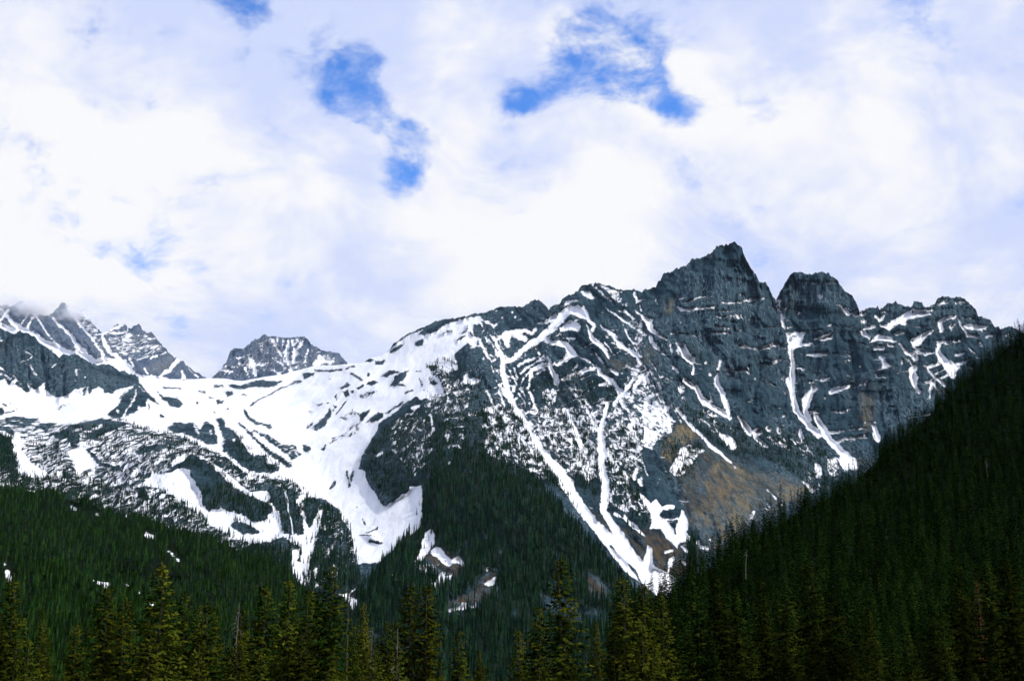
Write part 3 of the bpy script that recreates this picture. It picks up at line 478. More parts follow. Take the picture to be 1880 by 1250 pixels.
    S('H', [(1000,1080),(1060,1160),(1120,1220)], (10, 36, 20)); R('H', [(945,985),(1040,1080),(1120,1170),(1160,1250)], 10)
    for pts, w in [([(1125,430),(1110,490)], 32), ([(1155,510),(1165,540)], 40), ([(1030,450),(1040,500),(1060,560)], (30, 50, 50)), ([(1440,660),(1490,660)], 5), ([(1040,770),(1110,850),(1180,920)], (30, 40, 16)), ([(980,760),(1010,775)], 30), ([(1570,960),(1590,1000),(1635,1010)], 30), ([(1460,980),(1520,1050)], (30, 16)), ([(1655,940)], 16), ([(1290,510),(1280,540)], 14), ([(1210,1090),(1220,1110)], 10),
                   ([(1420,0),(1490,90),(1570,170),(1650,260),(1740,330),(1850,430)], (36, 26, 26, 36, 34, 14)), ([(1580,80),(1690,150),(1780,220)], (14, 30, 20)), ([(1790,230),(1820,280)], 60), ([(1460,1100),(1480,1120)], 24), ([(1430,1110)], 20), ([(1340,1030),(1380,1020)], 26)]: S('H', pts, w)
    Q('H', [(1120,-30),(1300,-30),(1410,90),(1390,180),(1290,230),(1240,310),(1160,280),(1170,150)], 2.2, 4.5); Q('H', [(1340,450),(1440,270),(1500,240),(1620,290),(1540,400),(1480,480),(1400,500)], 1.0, 4.5); Q('H', [(940,420),(1010,420),(1080,560),(1200,690),(1240,780),(1120,780),(940,700)], -0.4, 4.2); Q('H', [(1050,200),(1160,200),(1150,290),(1060,260)], 0.2, 4); Q('H', [(1290,270),(1330,360),(1310,440)], 0.5, 4)
    Q('H', [(960,200),(900,400),(940,520),(1000,420)], -1.6, 4)
    for pts, w in [([(380,0),(460,60),(520,150),(640,220),(700,260)], (40, 40, 46, 56, 40)), ([(600,-20),(650,90),(690,200),(695,270)], (36, 44, 34, 30)), ([(760,250),(820,320),(850,370)], (20, 56, 50)), ([(985,340)], 40), ([(1050,330),(1050,400)], 26), ([(1130,-20),(1160,130),(1200,250),(1270,320)], (40, 46, 40, 46)), ([(1310,50),(1240,130),(1250,260)], (36, 48, 26)),
                   ([(1320,260),(1370,360),(1440,440),(1520,540),(1590,590)], (20, 56, 56, 70, 80)), ([(1410,368),(1520,355)], 18), ([(1440,450),(1530,410)], (36, 20)), ([(1540,410),(1680,405)], 18), ([(1200,360),(1240,480)], (36, 30)), ([(970,780),(1035,840)], 14), ([(1210,705),(1300,780)], (14, 44)), ([(1340,750)], 30), ([(1075,885)], 16), ([(1090,245)], 22), ([(1730,310),(1760,410)], (20, 60)), ([(500,280),(600,350),(720,450)], (10, 24, 60)), ([(870,210),(900,225)], 9), ([(1280,330),(1350,385)], 40), ([(870,940),(860,980)], 26), ([(960,850),(1000,915)], 10)]: S('I', pts, w)
    S('I', [(860,360),(920,330),(950,370),(900,400),(960,440),(980,490),(930,470),(880,410)]); S('I', [(1480,520),(1600,590),(1540,650),(1490,600)]); S('I', [(1310,590),(1340,585),(1370,640),(1360,690),(1310,705)])
    Q('I', [(1380,520),(1480,560),(1490,680),(1400,710),(1390,620)], 0.8, 4.5); Q('I', [(940,340),(1100,400),(1300,440),(1320,560),(1150,520),(960,450)], -2.4, 4.2); Q('I', [(480,190),(560,240),(640,380),(560,360)], -1, 4); Q('I', [(1200,640),(1320,640),(1400,780),(1280,740)], -1.8, 4.2)
    # ---- tan and brown ground, tree cover
    P = f.paint
    P('tan', 'P', [(1225,800),(1265,785),(1330,835),(1400,860),(1480,885),(1440,930),(1370,985),(1320,1010),(1275,965),(1250,900)], 0.34, soft=14); P('tan', 'I', [(400,1000),(500,880),(540,640),(660,560),(760,600),(900,680),(880,880),(830,980),(720,1090),(600,1230),(480,1080)], 0.85); P('tan', 'I', [(700,780),(840,820),(830,960),(700,1080),(660,950)], 1.0)
    P('tan', 'I', [(215,520),(230,450),(330,310),(430,340),(490,390),(430,430),(350,460),(300,530),(270,580)], 1.3); P('tan', 'I', [(1100,730),(1250,770),(1200,850),(1090,860)], 1.1); P('tan', 'I', [(900,640),(1100,700),(1100,860),(960,760)], 0.6)
    P('tan', 'I', [(560,690),(600,600),(660,575),(640,650)], 1.1); P('tan', 'I', [(1640,60),(1740,120),(1730,290),(1670,380),(1640,250)], 0.7); P('tan', 'C', [(1480,820),(1560,800),(1580,900),(1500,900)], 0.5); P('tan', 'C', [(1650,480),(1710,470),(1700,560),(1650,560)], 0.8); P('tan', 'C', [(1250,900),(1400,880),(1440,950),(1300,980)], 0.45)
    P('brown', 'H', [(780,720),(860,760),(940,860),(980,910),(900,880),(830,820)], 1); P('brown', 'H', [(1000,860),(1200,870),(1310,900),(1400,1000),(1480,960),(1600,1050),(1400,1250),(1290,1170),(1180,1120),(1080,1000)], 1); P('brown', 'G', [(940,620),(1050,560),(1080,590),(1160,640),(1100,720),(980,650)], 1)
    P('brown', 'G', [(1070,850),(1180,800),(1250,720),(1300,680),(1300,800),(1180,870),(1090,880)], 1); P('brown', 'P', [(1060,1055),(1090,1060),(1120,1090),(1090,1100)], 1); P('brown', 'G', [(195,560),(260,620),(330,640),(340,720),(280,700)], 0.8); P('brown', 'H', [(1100,560),(1130,700),(1060,640),(1080,520)], 0.7); P('brown', 'G', [(560,800),(620,780),(600,830)], 1)
    P('brown', 'H', [(1560,400),(1850,500),(1850,640),(1500,760),(1440,600)], 0.5)
    T = lambda *a, **k: P('tree', *a, **k)
    T('P', [(875,795),(930,850),(985,880),(1040,940),(1080,990),(1130,1045),(1175,1090),(1240,1130),(1240,1300),(560,1300),(600,1120),(660,1075),(700,1035),(760,970),(775,900),(800,850),(830,825)], 1.0, soft=4)
    T('P', [(660,850),(690,800),(730,765),(800,745),(840,770),(830,830),(790,880),(720,920),(690,900)], 0.55); T('P', [(800,745),(860,720),(900,790),(875,830),(820,830)], 0.45); T('P', [(780,650),(850,660),(860,730),(800,745),(760,720)], 0.25)
    T('P', [(575,915),(640,950),(660,1040),(640,1080),(570,1060),(560,1000)], 0.5); T('P', [(480,870),(580,900),(560,1000),(500,1000),(400,940),(430,880)], 0.4)
    T('J', [(-60,290),(120,330),(200,600),(200,800),(-60,860)], 0.8); T('J', [(250,380),(640,400),(780,720),(1200,700),(1818,740),(1818,1100),(1400,1000),(900,960),(560,800),(300,600)], 0.28); T('J', [(520,300),(1280,180),(1818,300),(1818,740),(1240,680),(870,480),(700,420)], 0.22)
    T('K', [(0,200),(400,310),(900,600),(1440,760),(1460,900),(1100,950),(600,800),(300,560),(0,620)], 0.3); T('K', [(330,700),(700,800),(1100,1000),(1000,1130),(600,1020),(450,1030),(380,900)], 0.5); T('K', [(0,900),(300,900),(560,1200),(600,1280),(0,1280)], 0.5); T('P', [(-80,850),(60,860),(180,880),(300,915),(440,985),(540,1050),(540,1090),(-80,1000)], 0.6); T('P', [(430,1000),(560,1005),(660,1050),(650,1130),(480,1070)], 0.75); T('K', [(750,150),(1080,400),(1300,500),(1200,620),(900,580),(700,420)], 0.25)
    T('L', [(240,560),(500,640),(700,800),(800,1000),(1100,1250),(0,1250),(0,1000),(100,700)], 0.25); T('H', [(0,0),(240,0),(600,500),(780,800),(650,650),(300,420),(0,300)], 0.5); T('H', [(400,0),(800,0),(860,300),(860,700),(700,560),(480,300)], 0.32); T('H', [(900,100),(1150,150),(1150,600),(1230,850),(1150,920),(960,760),(900,500)], 0.3)
    T('C', [(680,1000),(900,940),(1300,1100),(1300,1250),(700,1250)], 0.22); T('I', [(350,150),(700,330),(1000,330),(1300,380),(1500,650),(1300,780),(1000,560),(700,540),(500,400)], 0.3); T('H', [(1290,230),(1600,240),(1540,500),(1350,520)], 0.25); T('H', [(1480,930),(1540,920),(1600,1100),(1540,1180),(1490,1060)], 0.9, soft=3)
    for p in ([(900,640),(1000,560),(1060,600),(1150,640),(1100,720),(1060,760),(980,700)], [(1070,840),(1180,790),(1250,700),(1320,680),(1310,780),(1200,880),(1060,920)]): T('G', p, 0.12)
    T('P', [(1075,1050),(1100,1060),(1125,1085),(1110,1105),(1080,1085)], 0.1, soft=3); T('P', [(990,1095),(1030,1100),(1110,1125),(1100,1150),(1000,1130)], 0.25); T('H', [(780,720),(870,760),(1000,920),(900,900),(800,810)], 0.03, soft=3)
    f.amp = np.where((U < 650) & (V > 765) & (f.S < 3), np.maximum(f.amp, 2.6), f.amp)
    f.S = np.where((f.S > -8) & (V < 860), f.S + 0.55 * sstep(U, 1340, 1440), f.S)
    # scattered flecks of snow among the ribs, fewer on the great wall
    zone = sstep(V, 560, 640) * sstep(V, 960, 880) * sstep(U, 800, 880) * sstep(U, 1320, 1240) * (1 - np.clip(f.tan, 0, 1)) * (1 - f.brown)
    f.S = np.where(f.S < 0, np.maximum(f.S, -25 + zone * (19.3 + 2.6 * fbm(U / 28, V / 28, 301, 3))), f.S); f.amp = np.where(f.S < 0, np.maximum(f.amp, 2.6 * zone), f.amp)
    # thin runnels of snow down the fall line, and along the tilted ledges
    sk = np.interp(U, [800, 880, 1150, 1320, 1500], [-.1, .62, .6, .3, .1])
    qa = U - sk * (V - 700) + fbm(U / 40, V / 40, 311, 2) * 5
    z2 = sstep(V, 545, 600) * sstep(V, 930, 850) * sstep(U, 850, 900) * sstep(U, 1420, 1300) * (1 - np.clip(f.tan, 0, 1)) * (1 - f.brown) * (f.tree < 0.8)
    run = (ridged(qa / 30, V / 260, 313, 2, 0.4) - 1.30 + 0.24 * fbm(U / 45, V / 60, 315, 2)) * 12
    led = (ridged((V + 0.42 * U) / 26, (U - V) / 190, 317, 2, 0.4) - 1.32 + 0.24 * fbm(U / 50, V / 50, 319, 2)) * 12
    add = np.maximum(run, led * sstep(U, 1180, 1100) * sstep(V, 760, 700) - 30 * (U > 1180))
    f.S = np.where(z2 > 0.02, np.maximum(f.S, np.minimum(add, 2.2) - 6 * (1 - z2)), f.S)
    wl = sstep(U, 1180, 1240) * sstep(V, 520, 560) * sstep(V, 860, 800)
    led = (ridged((V + fbm(U / 70, V / 30, 321, 2) * 4) / 30, U / 120, 323, 2, 0.4) - 1.38 + 0.22 * fbm(U / 40, V / 30, 325, 2)) * 10
    f.S = np.where(wl > 0.02, np.maximum(f.S, np.minimum(led, 1.2) - 6 * (1 - wl)), f.S)
    # ---- relief
    x0, y0, z0 = at(U, V, D)
    def blur(a, k):
        for ax in (0, 1):
            pad = [(0, 0), (0, 0)]; pad[ax] = (k + 1, k); c = np.cumsum(np.pad(a, pad, mode='edge'), axis=ax); n = a.shape[ax]
            a = (np.take(c, np.arange(2 * k + 1, 2 * k + 1 + n), ax) - np.take(c, np.arange(0, n), ax)) / (2 * k + 1)
        return a
    soft = blur(np.clip(f.S, -12, 12), 7); wide = np.where(U < 800, soft, np.clip(f.S, -12, 12)); rockm = 1 - 0.8 * sstep(wide, -3, 6)
    skew = np.interp(U, [-60, 250, 500, 640, 800, 880, 1150, 1320, 1500, 1940], [.1, -.3, -.5, -.8, -.1, .62, .6, .25, .05, .1])
    q = (U - skew * (V - 700)) * 2.2; h = (V - 700) * 2.2
    wob = fbm(U / 90, V / 90, 77, 3) * 60
    big = sstep(V, 1150, 950)
    disp = (ridged((q + wob) / 330, h / 1100, 3, 3) * -48 + ridged((q + wob) / 120, h / 420, 9, 4, 0.55) * -26 * (1 - 0.6 * np.clip(f.tan, 0, 1))) * rockm
    disp += fbm(q / 60, h / 130, 21, 5, 0.58) * 15 * rockm + fbm(U / 9, V / 13, 23, 3, 0.6) * 2.5 * rockm
    vert = sstep(U, 1150, 1300) * sstep(V, 850, 700)
    disp += ridged((U + fbm(U / 60, V / 60, 44, 2) * 8) * 2.4 / 120, V * 2.4 / 900, 41, 4, 0.6) * -34 * vert * rockm + np.tanh(fbm(U * 2.4 / 300, V * 2.4 / 62, 42, 3, 0.5) * 3) * 16 * vert * rockm
    def tri(a): return np.abs((a % 1.0) - 0.5) * 2
    wq = fbm(U / 110, V / 160, 46, 3) * 40
    disp += (tri((U - 0.12 * (V - 600) + wq) / 62) * 42 + tri((U + 0.1 * (V - 600) + wq * 0.7) / 27 + 0.3) * 15) * vert * rockm
    mid = sstep(U, 830, 900) * sstep(U, 1280, 1180) * sstep(V, 980, 880)
    disp += (tri((U - 0.6 * (V - 700) + wq) / 58) * 36 + tri((U - 0.5 * (V - 700) + wq * 0.6) / 24 + 0.4) * 12) * mid * rockm
    lc = sstep(U, 300, 240) * sstep(V, 760, 735)
    disp += fbm(U * 2.4 / 40, V * 2.4 / 200, 43, 4, 0.6) * 40 * lc * rockm
    disp += fbm(U / 130, V / 80, 55, 3) * (22 + 28 * sstep(V, 860, 780)) * sstep(U, 780, 700)       # swells of the snowfield
    disp += np.clip(f.S, -8, 8) * 1.0 * sstep(U, 760, 860)                # couloirs lie a little deeper than the ribs beside them
    big = np.clip((U * 0 + 1), 0, 1)
    Dd = D + disp * np.clip(D / 4500, 0.4, 1.2)
    X, Y, Z = at(U, V, Dd)
    f.X, f.Y, f.Z = X, Y, Z
    attrs = dict(snow=f.S, amp=f.amp, tan=f.tan, brown=f.brown, wood=f.tree)
    me = grid_mesh('mountain', *close_back(X, Y, Z, attrs)[:3], close_back(X, Y, Z, attrs)[3], M_MAIN)
    new_obj('mountain', me, kind='structure', label='dark rock massif with snow gullies above the forest')
    return f
FM = build_main()

def build_far():
    # left peaks
    sky = cv('A', [(-260,60),(-100,120),(0,125),(20,130),(50,120),(65,135),(100,105),(150,88),(200,120),(230,165),(270,178),(330,186),(370,182),(400,150),(445,97),(480,130),(515,175),(540,200),(550,170),(560,185),(600,190),(610,180),(640,215),(690,270),(735,318),(770,305),(845,255),(860,270),(895,247),(925,275),(965,270),(1000,258),(1030,290),(1050,310),(1085,305),(1110,325),(1150,385),(1200,440),(1250,490),(1275,510),(1310,525),(1350,560),(1400,605),(1470,635),(1560,670)])
    dep = tps([(0,560,8300),(0,720,6900),(150,680,7200),(120,560,8400),(230,600,8300),(300,690,7300),(370,690,7600),(180,620,7700),(60,640,7500),(400,760,7000),(0,760,6700)])
    U, V, D = layer(sky, 735.0, -60, 400, 1.6, 130, dep, 3.0, 19)
    f = Field(U, V); S, Q = f.snow, f.mottle
    S('A', [(60,210),(120,250),(200,290),(290,350),(390,395),(480,435),(540,440),(570,415),(640,470),(690,500),(760,500),(800,500),(900,520),(940,560),(975,600),(1060,620),(1170,640),(1300,660),(1300,800),(0,800),(0,600),(500,500),(430,495),(330,420),(250,350),(190,315),(120,305),(90,325),(50,320),(0,275),(0,240),(60,260),(110,280),(60,230)])
    S('A', [(-200,120),(-40,200),(0,240),(0,300),(-200,200)])
    for pts, w in [([(0,230),(30,190),(65,150)], 16), ([(80,240),(20,155),(-20,130)], 16), ([(160,250),(215,175)], 12), ([(255,185),(300,250),(330,310),(385,375)], (22, 18, 14, 8)), ([(190,300),(240,210)], 12), ([(385,205),(430,260),(500,330),(545,400),(600,450)], (10, 18, 20, 26, 50)),
                   ([(470,120),(500,150),(540,200),(590,270),(640,340),(690,400),(735,450),(745,500)], (8, 12, 24, 30, 24, 20, 20, 30)), ([(600,240),(650,230)], 10), ([(735,330),(760,400),(790,460),(850,500)], (14, 30, 26, 34)), ([(745,320),(850,270),(900,255)], (20, 18, 10)), ([(840,330),(850,285)], 9), ([(905,320),(915,280)], 10),
                   ([(1050,330),(960,420),(900,470)], (12, 34, 24)), ([(1110,345),(1040,420),(980,480),(930,500)], (10, 26, 22, 20)), ([(1150,420),(1060,480),(990,510)], (10, 20, 16)), ([(1190,460),(1080,500)], 14), ([(850,420),(960,410)], 14), ([(800,410),(830,350),(880,340)], 12), ([(1270,520),(1220,580),(1150,640)], (30, 28, 24)), ([(1300,590),(1310,640)], (10, 26)), ([(1350,570),(1380,600),(1420,640)], 9),
                   ([(1040,570),(1060,610),(1080,640)], 16), ([(620,190),(680,290),(720,330)], 14), ([(930,510),(960,560)], 12), ([(650,310),(600,240)], 14), ([(700,370),(650,330)], 12)]: S('A', pts, w)
    Q('A', [(760,310),(860,290),(1080,330),(1180,440),(1000,510),(850,480),(800,420)], -1.2, 3.6); Q('A', [(600,200),(660,240),(730,340),(740,450),(680,380),(600,280)], -1.5, 3.5)
    f.paint('tan', 'A', [(1050,560),(1180,460),(1270,500),(1200,600),(1100,640)], 0.35); f.paint('tan', 'A', [(220,260),(300,300),(360,380),(300,330)], 0.3)
    f.S = np.where(f.S > -6, f.S + 1.0, f.S)
    q = (U - 0.62 * (V - 600)) * 3.2; h = (V - 600) * 3.2; rockm = 1 - 0.7 * sstep(f.S, -1, 8)
    q2 = (U + 0.9 * (V - 600)) * 3.2; right = sstep(U, 185, 205)
    disp = (ridged(q / 260, h / 900, 61, 4) * -55 * (1 - right) + ridged(q2 / 200, h / 700, 63, 4) * -45 * right + fbm(q / 70, h / 110, 62, 4, .6) * 26) * rockm + np.clip(f.S, -8, 8) * 3.0
    X, Y, Z = at(U, V, D + disp); attrs = dict(snow=f.S, amp=f.amp, tan=f.tan, brown=f.brown, wood=f.tree); c = close_back(X, Y, Z, attrs)
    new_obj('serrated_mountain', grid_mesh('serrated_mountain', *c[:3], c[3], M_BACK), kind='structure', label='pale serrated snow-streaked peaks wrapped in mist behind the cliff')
    # lone dome
    sky = cv('B', [(-60,560),(35,485),(100,420),(150,345),(165,295),(190,280),(260,270),(300,240),(350,205),(415,175),(450,190),(490,185),(540,192),(570,185),(600,192),(640,190),(690,180),(720,195),(745,235),(800,265),(850,300),(890,298),(950,315),(980,350),(1010,385),(1080,440)])
    dep = tps([(390,700,8000),(500,610,8700),(640,680,8200),(480,720,7700),(600,720,7700),(390,740,7700),(640,740,7800)])
    U, V, D = layer(sky, 725.0, 366, 656, 1.3, 110, dep, 2.6, 29)
    f = Field(U, V); S, Q = f.snow, f.mottle
    Q('B', [(0,500),(170,300),(420,190),(720,210),(1000,380),(1000,500)], -3.6, 4.2)
    for pts, w in [([(455,190),(500,270),(550,340),(600,420)], (10, 18, 20, 24)), ([(545,215),(535,270)], 10), ([(580,230),(570,320),(590,390),(610,430)], (14, 26, 34, 30)), ([(605,220),(640,300),(620,380)], (14, 34, 20)), ([(650,210),(690,240)], 16), ([(720,280),(700,380)], 14), ([(300,320),(340,390),(350,470)], (20, 34, 24)), ([(290,330),(230,350)], 12), ([(240,385),(320,390),(430,385)], 18),
                   ([(110,420),(180,440)], (34, 12)), ([(400,265)], 18), ([(450,420),(530,455)], 12), ([(480,350),(560,410)], 10), ([(680,260),(620,300)], 14), ([(500,200),(500,230)], 8), ([(270,400),(300,460)], 14)]: S('B', pts, w)
    S('B', [(800,330),(860,320),(900,350),(930,375),(880,380),(800,395),(740,390)])
    f.S = np.where(f.S > -6, f.S + 1.0, f.S)
    q = (U + 0.1 * (V - 600)) * 3.6; h = (V - 600) * 3.6; rockm = 1 - 0.7 * sstep(f.S, -1, 8)
    disp = (ridged(q / 220, h / 500, 71, 4) * -50 + fbm(q / 60, h / 90, 72, 4, .6) * 26) * rockm + np.clip(f.S, -8, 8) * 3.0
    X, Y, Z = at(U, V, D + disp); attrs = dict(snow=f.S, amp=f.amp, tan=f.tan, brown=f.brown, wood=f.tree); c = close_back(X, Y, Z, attrs)
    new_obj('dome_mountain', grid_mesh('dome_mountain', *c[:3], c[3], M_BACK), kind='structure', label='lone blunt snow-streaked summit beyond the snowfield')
build_far()

# ------------------------------------------------------------------ forested hills and the ground
def build_hill(name, label, sky, base, u0, u1, du, rows, ctrl, seed, amp_m, snow=()):
    U, V, D = layer(sky, base, u0, u1, du, rows, tps(ctrl), 0)
    D = D + fbm(U / 140, V / 70, seed, 4) * amp_m
    f = Field(U, V); f.amp[:] = 2.0; f.tree[:] = 1
    for pts, w in snow: f.snow('P', pts, w)
    f.X, f.Y, f.Z = at(U, V, D)
    attrs = dict(snow=f.S, amp=f.amp); c = close_back(f.X, f.Y, f.Z, attrs, step=60, fall=0.5)
    new_obj(name, grid_mesh(name, *c[:3], c[3], M_SOIL), kind='structure', label=label); return f
SKY_L = [(-60,880)] + [(x, y + 14) for x, y in cv('F', [(0,240),(150,235),(300,275),(430,305),(600,365),(760,405),(850,435),(960,465),(1060,487),(1150,510),(1250,570)]) + cv('G', [(0,560),(100,575),(200,620),(260,700),(340,770),(400,830),(450,870),(520,960),(600,1100)])]
FL = build_hill('forested_hill', 'green forested hill below the snowy benches', SKY_L, 1290.0, -60, 660, 4, 90,
    [(0,880,2700),(300,915,2600),(480,1000,2400),(560,1090,2250),(0,1050,2150),(300,1050,2150),(0,1290,1500),(600,1290,1600),(450,1150,2000)], 91, 60,
    [([(430,975),(440,980)], 10), ([(310,1010),(330,1030)], 5), ([(0,890),(40,895),(110,905)], (12, 8)), ([(270,980),(280,985)], 8), ([(180,945)], 9), ([(130,930),(140,935)], 8)])
SKY_S = [(x, y + 6) for x, y in [(-60,975)] + cv('F', [(0,520),(120,560),(250,630),(400,700),(520,728),(640,735),(700,765),(770,825),(850,910),(960,1080),(1100,1300)])]
FS = build_hill('forested_spur', 'near forested spur with a crest of snow patches', SKY_S, 1290.0, -60, 400, 4, 70,
    [(0,990,1750),(150,1050,1700),(280,1100,1600),(0,1290,1150),(300,1290,1200),(380,1260,1300)], 93, 30,
    [([(15,1050),(18,1065)], 12), ([(148,1052),(165,1056)], 9), ([(178,1060),(195,1072)], 14), ([(225,1062),(235,1072)], 10), ([(45,1000),(58,1010)], 8), ([(92,1030),(100,1033)], 7), ([(275,1095),(280,1110)], 8), ([(255,1085)], 7), ([(10,1035)], 7)])
SKY_R = [(x, y + 24) for x, y in [(1120,1180),(1180,1105),(1220,1085),(1260,1045),(1300,1022),(1330,1003),(1380,972),(1440,932),(1500,902),(1570,862),(1600,832),(1650,790),(1700,745),(1750,692),(1800,652),(1840,622),(1880,588),(1960,530)]]
FR = build_hill('dark_hillside', 'steep shaded hillside packed with dark conifers', SKY_R, 1300.0, 1120, 1950, 4, 110,
    [(1950,560,1500),(1880,600,1450),(1700,760,1250),(1500,910,1020),(1300,1040,800),(1150,1180,620),(1200,1300,330),(1500,1300,300),(1950,1300,300),(1900,950,760),(1600,1100,600)], 95, 22)

def build_ground():
    r = np.concatenate([[0.1], np.geomspace(2, 20000, 84)]); a = np.linspace(0, 2 * np.pi, 145)
    Rr, A = np.meshgrid(r, a, indexing='ij'); X, Y = Rr * np.sin(A), Rr * np.cos(A)
    Z = -1.7 - 16 * sstep(Rr, 8, 110) - 70 * sstep(Rr, 250, 1500) - 60 * sstep(Rr, 2000, 9000) + fbm(X / 40, Y / 40, 5, 3) * 0.8 * sstep(Rr, 4, 60)
    new_obj('ground', grid_mesh('ground', X, Y, Z, dict(snow=np.full(X.shape, -25.0), amp=np.full(X.shape, 1.0)), M_SOIL), kind='structure')
build_ground()
def ground_z(x, y):
    R = math.hypot(x, y); s = lambda a, b: float(sstep(np.float64(R), a, b))
    return -1.7 - 16 * s(8, 110) - 70 * s(250, 1500) - 60 * s(2000, 9000)

# ------------------------------------------------------------------ conifers
def tri_mesh(name, verts, faces, mat):
    me = bpy.data.meshes.new(name); me.from_pydata(verts, [], faces); me.materials.append(mat); return me
def trunk_mesh(name, H, r0, seed, mat, bend=0.25, n=7, rings=10, top=0.0):
    rg = random.Random(seed); vs, fs = [], []; ph = rg.uniform(0, 6.28)
    for i in range(rings + 1):
        t = i / rings; cx = bend * math.sin(t * 2.2 + ph) * t; cy = bend * math.cos(t * 1.9 + ph) * t; r = r0 * (1 - t) ** 0.9 + 0.02 + top * t
        for k in range(n):
            a = 2 * math.pi * k / n; vs.append((cx + r * math.cos(a), cy + r * math.sin(a), H * t))
        if i:
            for k in range(n):
                b = (i - 1) * n; fs.append((b + k, b + (k + 1) % n, b + n + (k + 1) % n, b + n + k))
    return tri_mesh(name, vs, fs, mat)
def crown_mesh(name, seed, mat, H=20.0, R=2.6, low=0.06, branches=120, step=0.30, twig=0.62, wid=0.2, gap=0.25, power=0.8, droop=0.35):
    """spruce crown: whorls of drooping boughs, each set with flat needle sprays"""
    rg = random.Random(seed); V, Fc = [], []
    lobes = [rg.uniform(0.75, 1.2) for _ in range(9)]; ph = rg.uniform(0, 6.28)
    def spray(p, d, L, w, up):
        # a pointed leaf-like face, slightly folded
        n = len(V); ax, ay, az = d; l = math.sqrt(ax * ax + ay * ay + az * az) + 1e-9; ax, ay, az = ax / l, ay / l, az / l
        sx, sy = -ay, ax; q = math.hypot(sx, sy) + 1e-6; sx, sy = sx / q, sy / q; sz = up * rg.uniform(-1, 1)
        m = 0.45; V.append(p); V.append((p[0] + ax * L * m + sx * w, p[1] + ay * L * m + sy * w, p[2] + az * L * m + sz * w)); V.append((p[0] + ax * L, p[1] + ay * L, p[2] + az * L - 0.06 * L)); V.append((p[0] + ax * L * m - sx * w, p[1] + ay * L * m - sy * w, p[2] + az * L * m - sz * w - 0.05))
        Fc.append((n, n + 1, n + 2)); Fc.append((n, n + 2, n + 3))
    a = rg.uniform(0, 6.28)
    for i in range(branches):
        t = ((i + rg.random()) / branches) ** 0.92; h = low + (0.985 - low) * t
        a += 2.399963 + rg.uniform(-0.5, 0.5)
        prof = (1 - h) ** power * (0.55 + 0.45 * min(1, (h - low) / 0.12 + 0.4))
        L = R * prof * rg.uniform(0.6, 1.15) * lobes[int((a + h * 3) * 9 / 6.2832) % 9] + 0.16
        if rg.random() < gap * 0.35: L *= 0.45
        z0 = H * h; slope = 0.32 * (h - 0.55) - 0.05; k = max(2, int(L / step))
        ca, sa = math.cos(a), math.sin(a)
        for j in range(1, k + 1):
            s = j / k; r = L * s; z = z0 + r * slope - droop * L * (s ** 1.6) * 0.55 + 0.14 * L * s ** 4
            p = (ca * r, sa * r, z); tl = twig * (1.15 - 0.55 * s) * rg.uniform(0.6, 1.25) * min(1, 0.35 + L / 2)
            for sd in (-1, 1):
                b = a + sd * rg.uniform(0.6, 1.25); spray(p, (math.cos(b), math.sin(b), rg.uniform(-0.75, 0.05)), tl, wid * rg.uniform(0.6, 1.2), 0.7)
            if rg.random() < 0.6: spray(p, (ca * 0.5 + rg.uniform(-.4, .4), sa * 0.5 + rg.uniform(-.4, .4), rg.uniform(-1.0, -0.2)), tl * 0.8, wid, 0.6)
        spray((ca * L * 0.9, sa * L * 0.9, z0 + L * slope - droop * L * 0.46), (ca, sa, 0.1), twig * 0.8 * min(1, .4 + L / 2), wid * 0.8, 0.5)
    for j in range(5):
        b = rg.uniform(0, 6.28); spray((0, 0, H * (0.93 + 0.014 * j)), (math.cos(b) * .5, math.sin(b) * .5, 1), 0.5, 0.09, 0.3)
    spray((0, 0, H * 0.955), (0.05, 0.02, 1), H * 0.05, 0.09, 0.3)
    return tri_mesh(name, V, Fc, mat)
def small_crown(name, seed, mat, H=18.0, R=2.1, tiers=9, spikes=7):
    """distant conifer: ragged overlapping tiers of boughs"""
    rg = random.Random(seed); V, Fc = [], []
    for i in range(tiers):
        t = i / tiers; z = H * (0.04 + 0.93 * t); r = R * (1 - t) ** 0.8 * rg.uniform(0.8, 1.2) + 0.12; hh = H / tiers * 1.7
        ox, oy = rg.uniform(-.12, .12) * R, rg.uniform(-.12, .12) * R; top = len(V); V.append((ox * .3, oy * .3, min(H, z + hh)))
        a0 = rg.uniform(0, 6.28)
        for k in range(spikes):
            a = a0 + 2 * math.pi * k / spikes; rr = r * rg.uniform(0.65, 1.25); n = len(V); b = math.pi / spikes * 0.95
            V.append((ox + rr * math.cos(a), oy + rr * math.sin(a), z - 0.12 * rr + rg.uniform(-.3, .3))); V.append((ox + rr * .55 * math.cos(a - b), oy + rr * .55 * math.sin(a - b), z + hh * .3)); V.append((ox + rr * .55 * math.cos(a + b), oy + rr * .55 * math.sin(a + b), z + hh * .3))
            Fc.append((top, n + 1, n)); Fc.append((top, n, n + 2))
    return tri_mesh(name, V, Fc, mat)

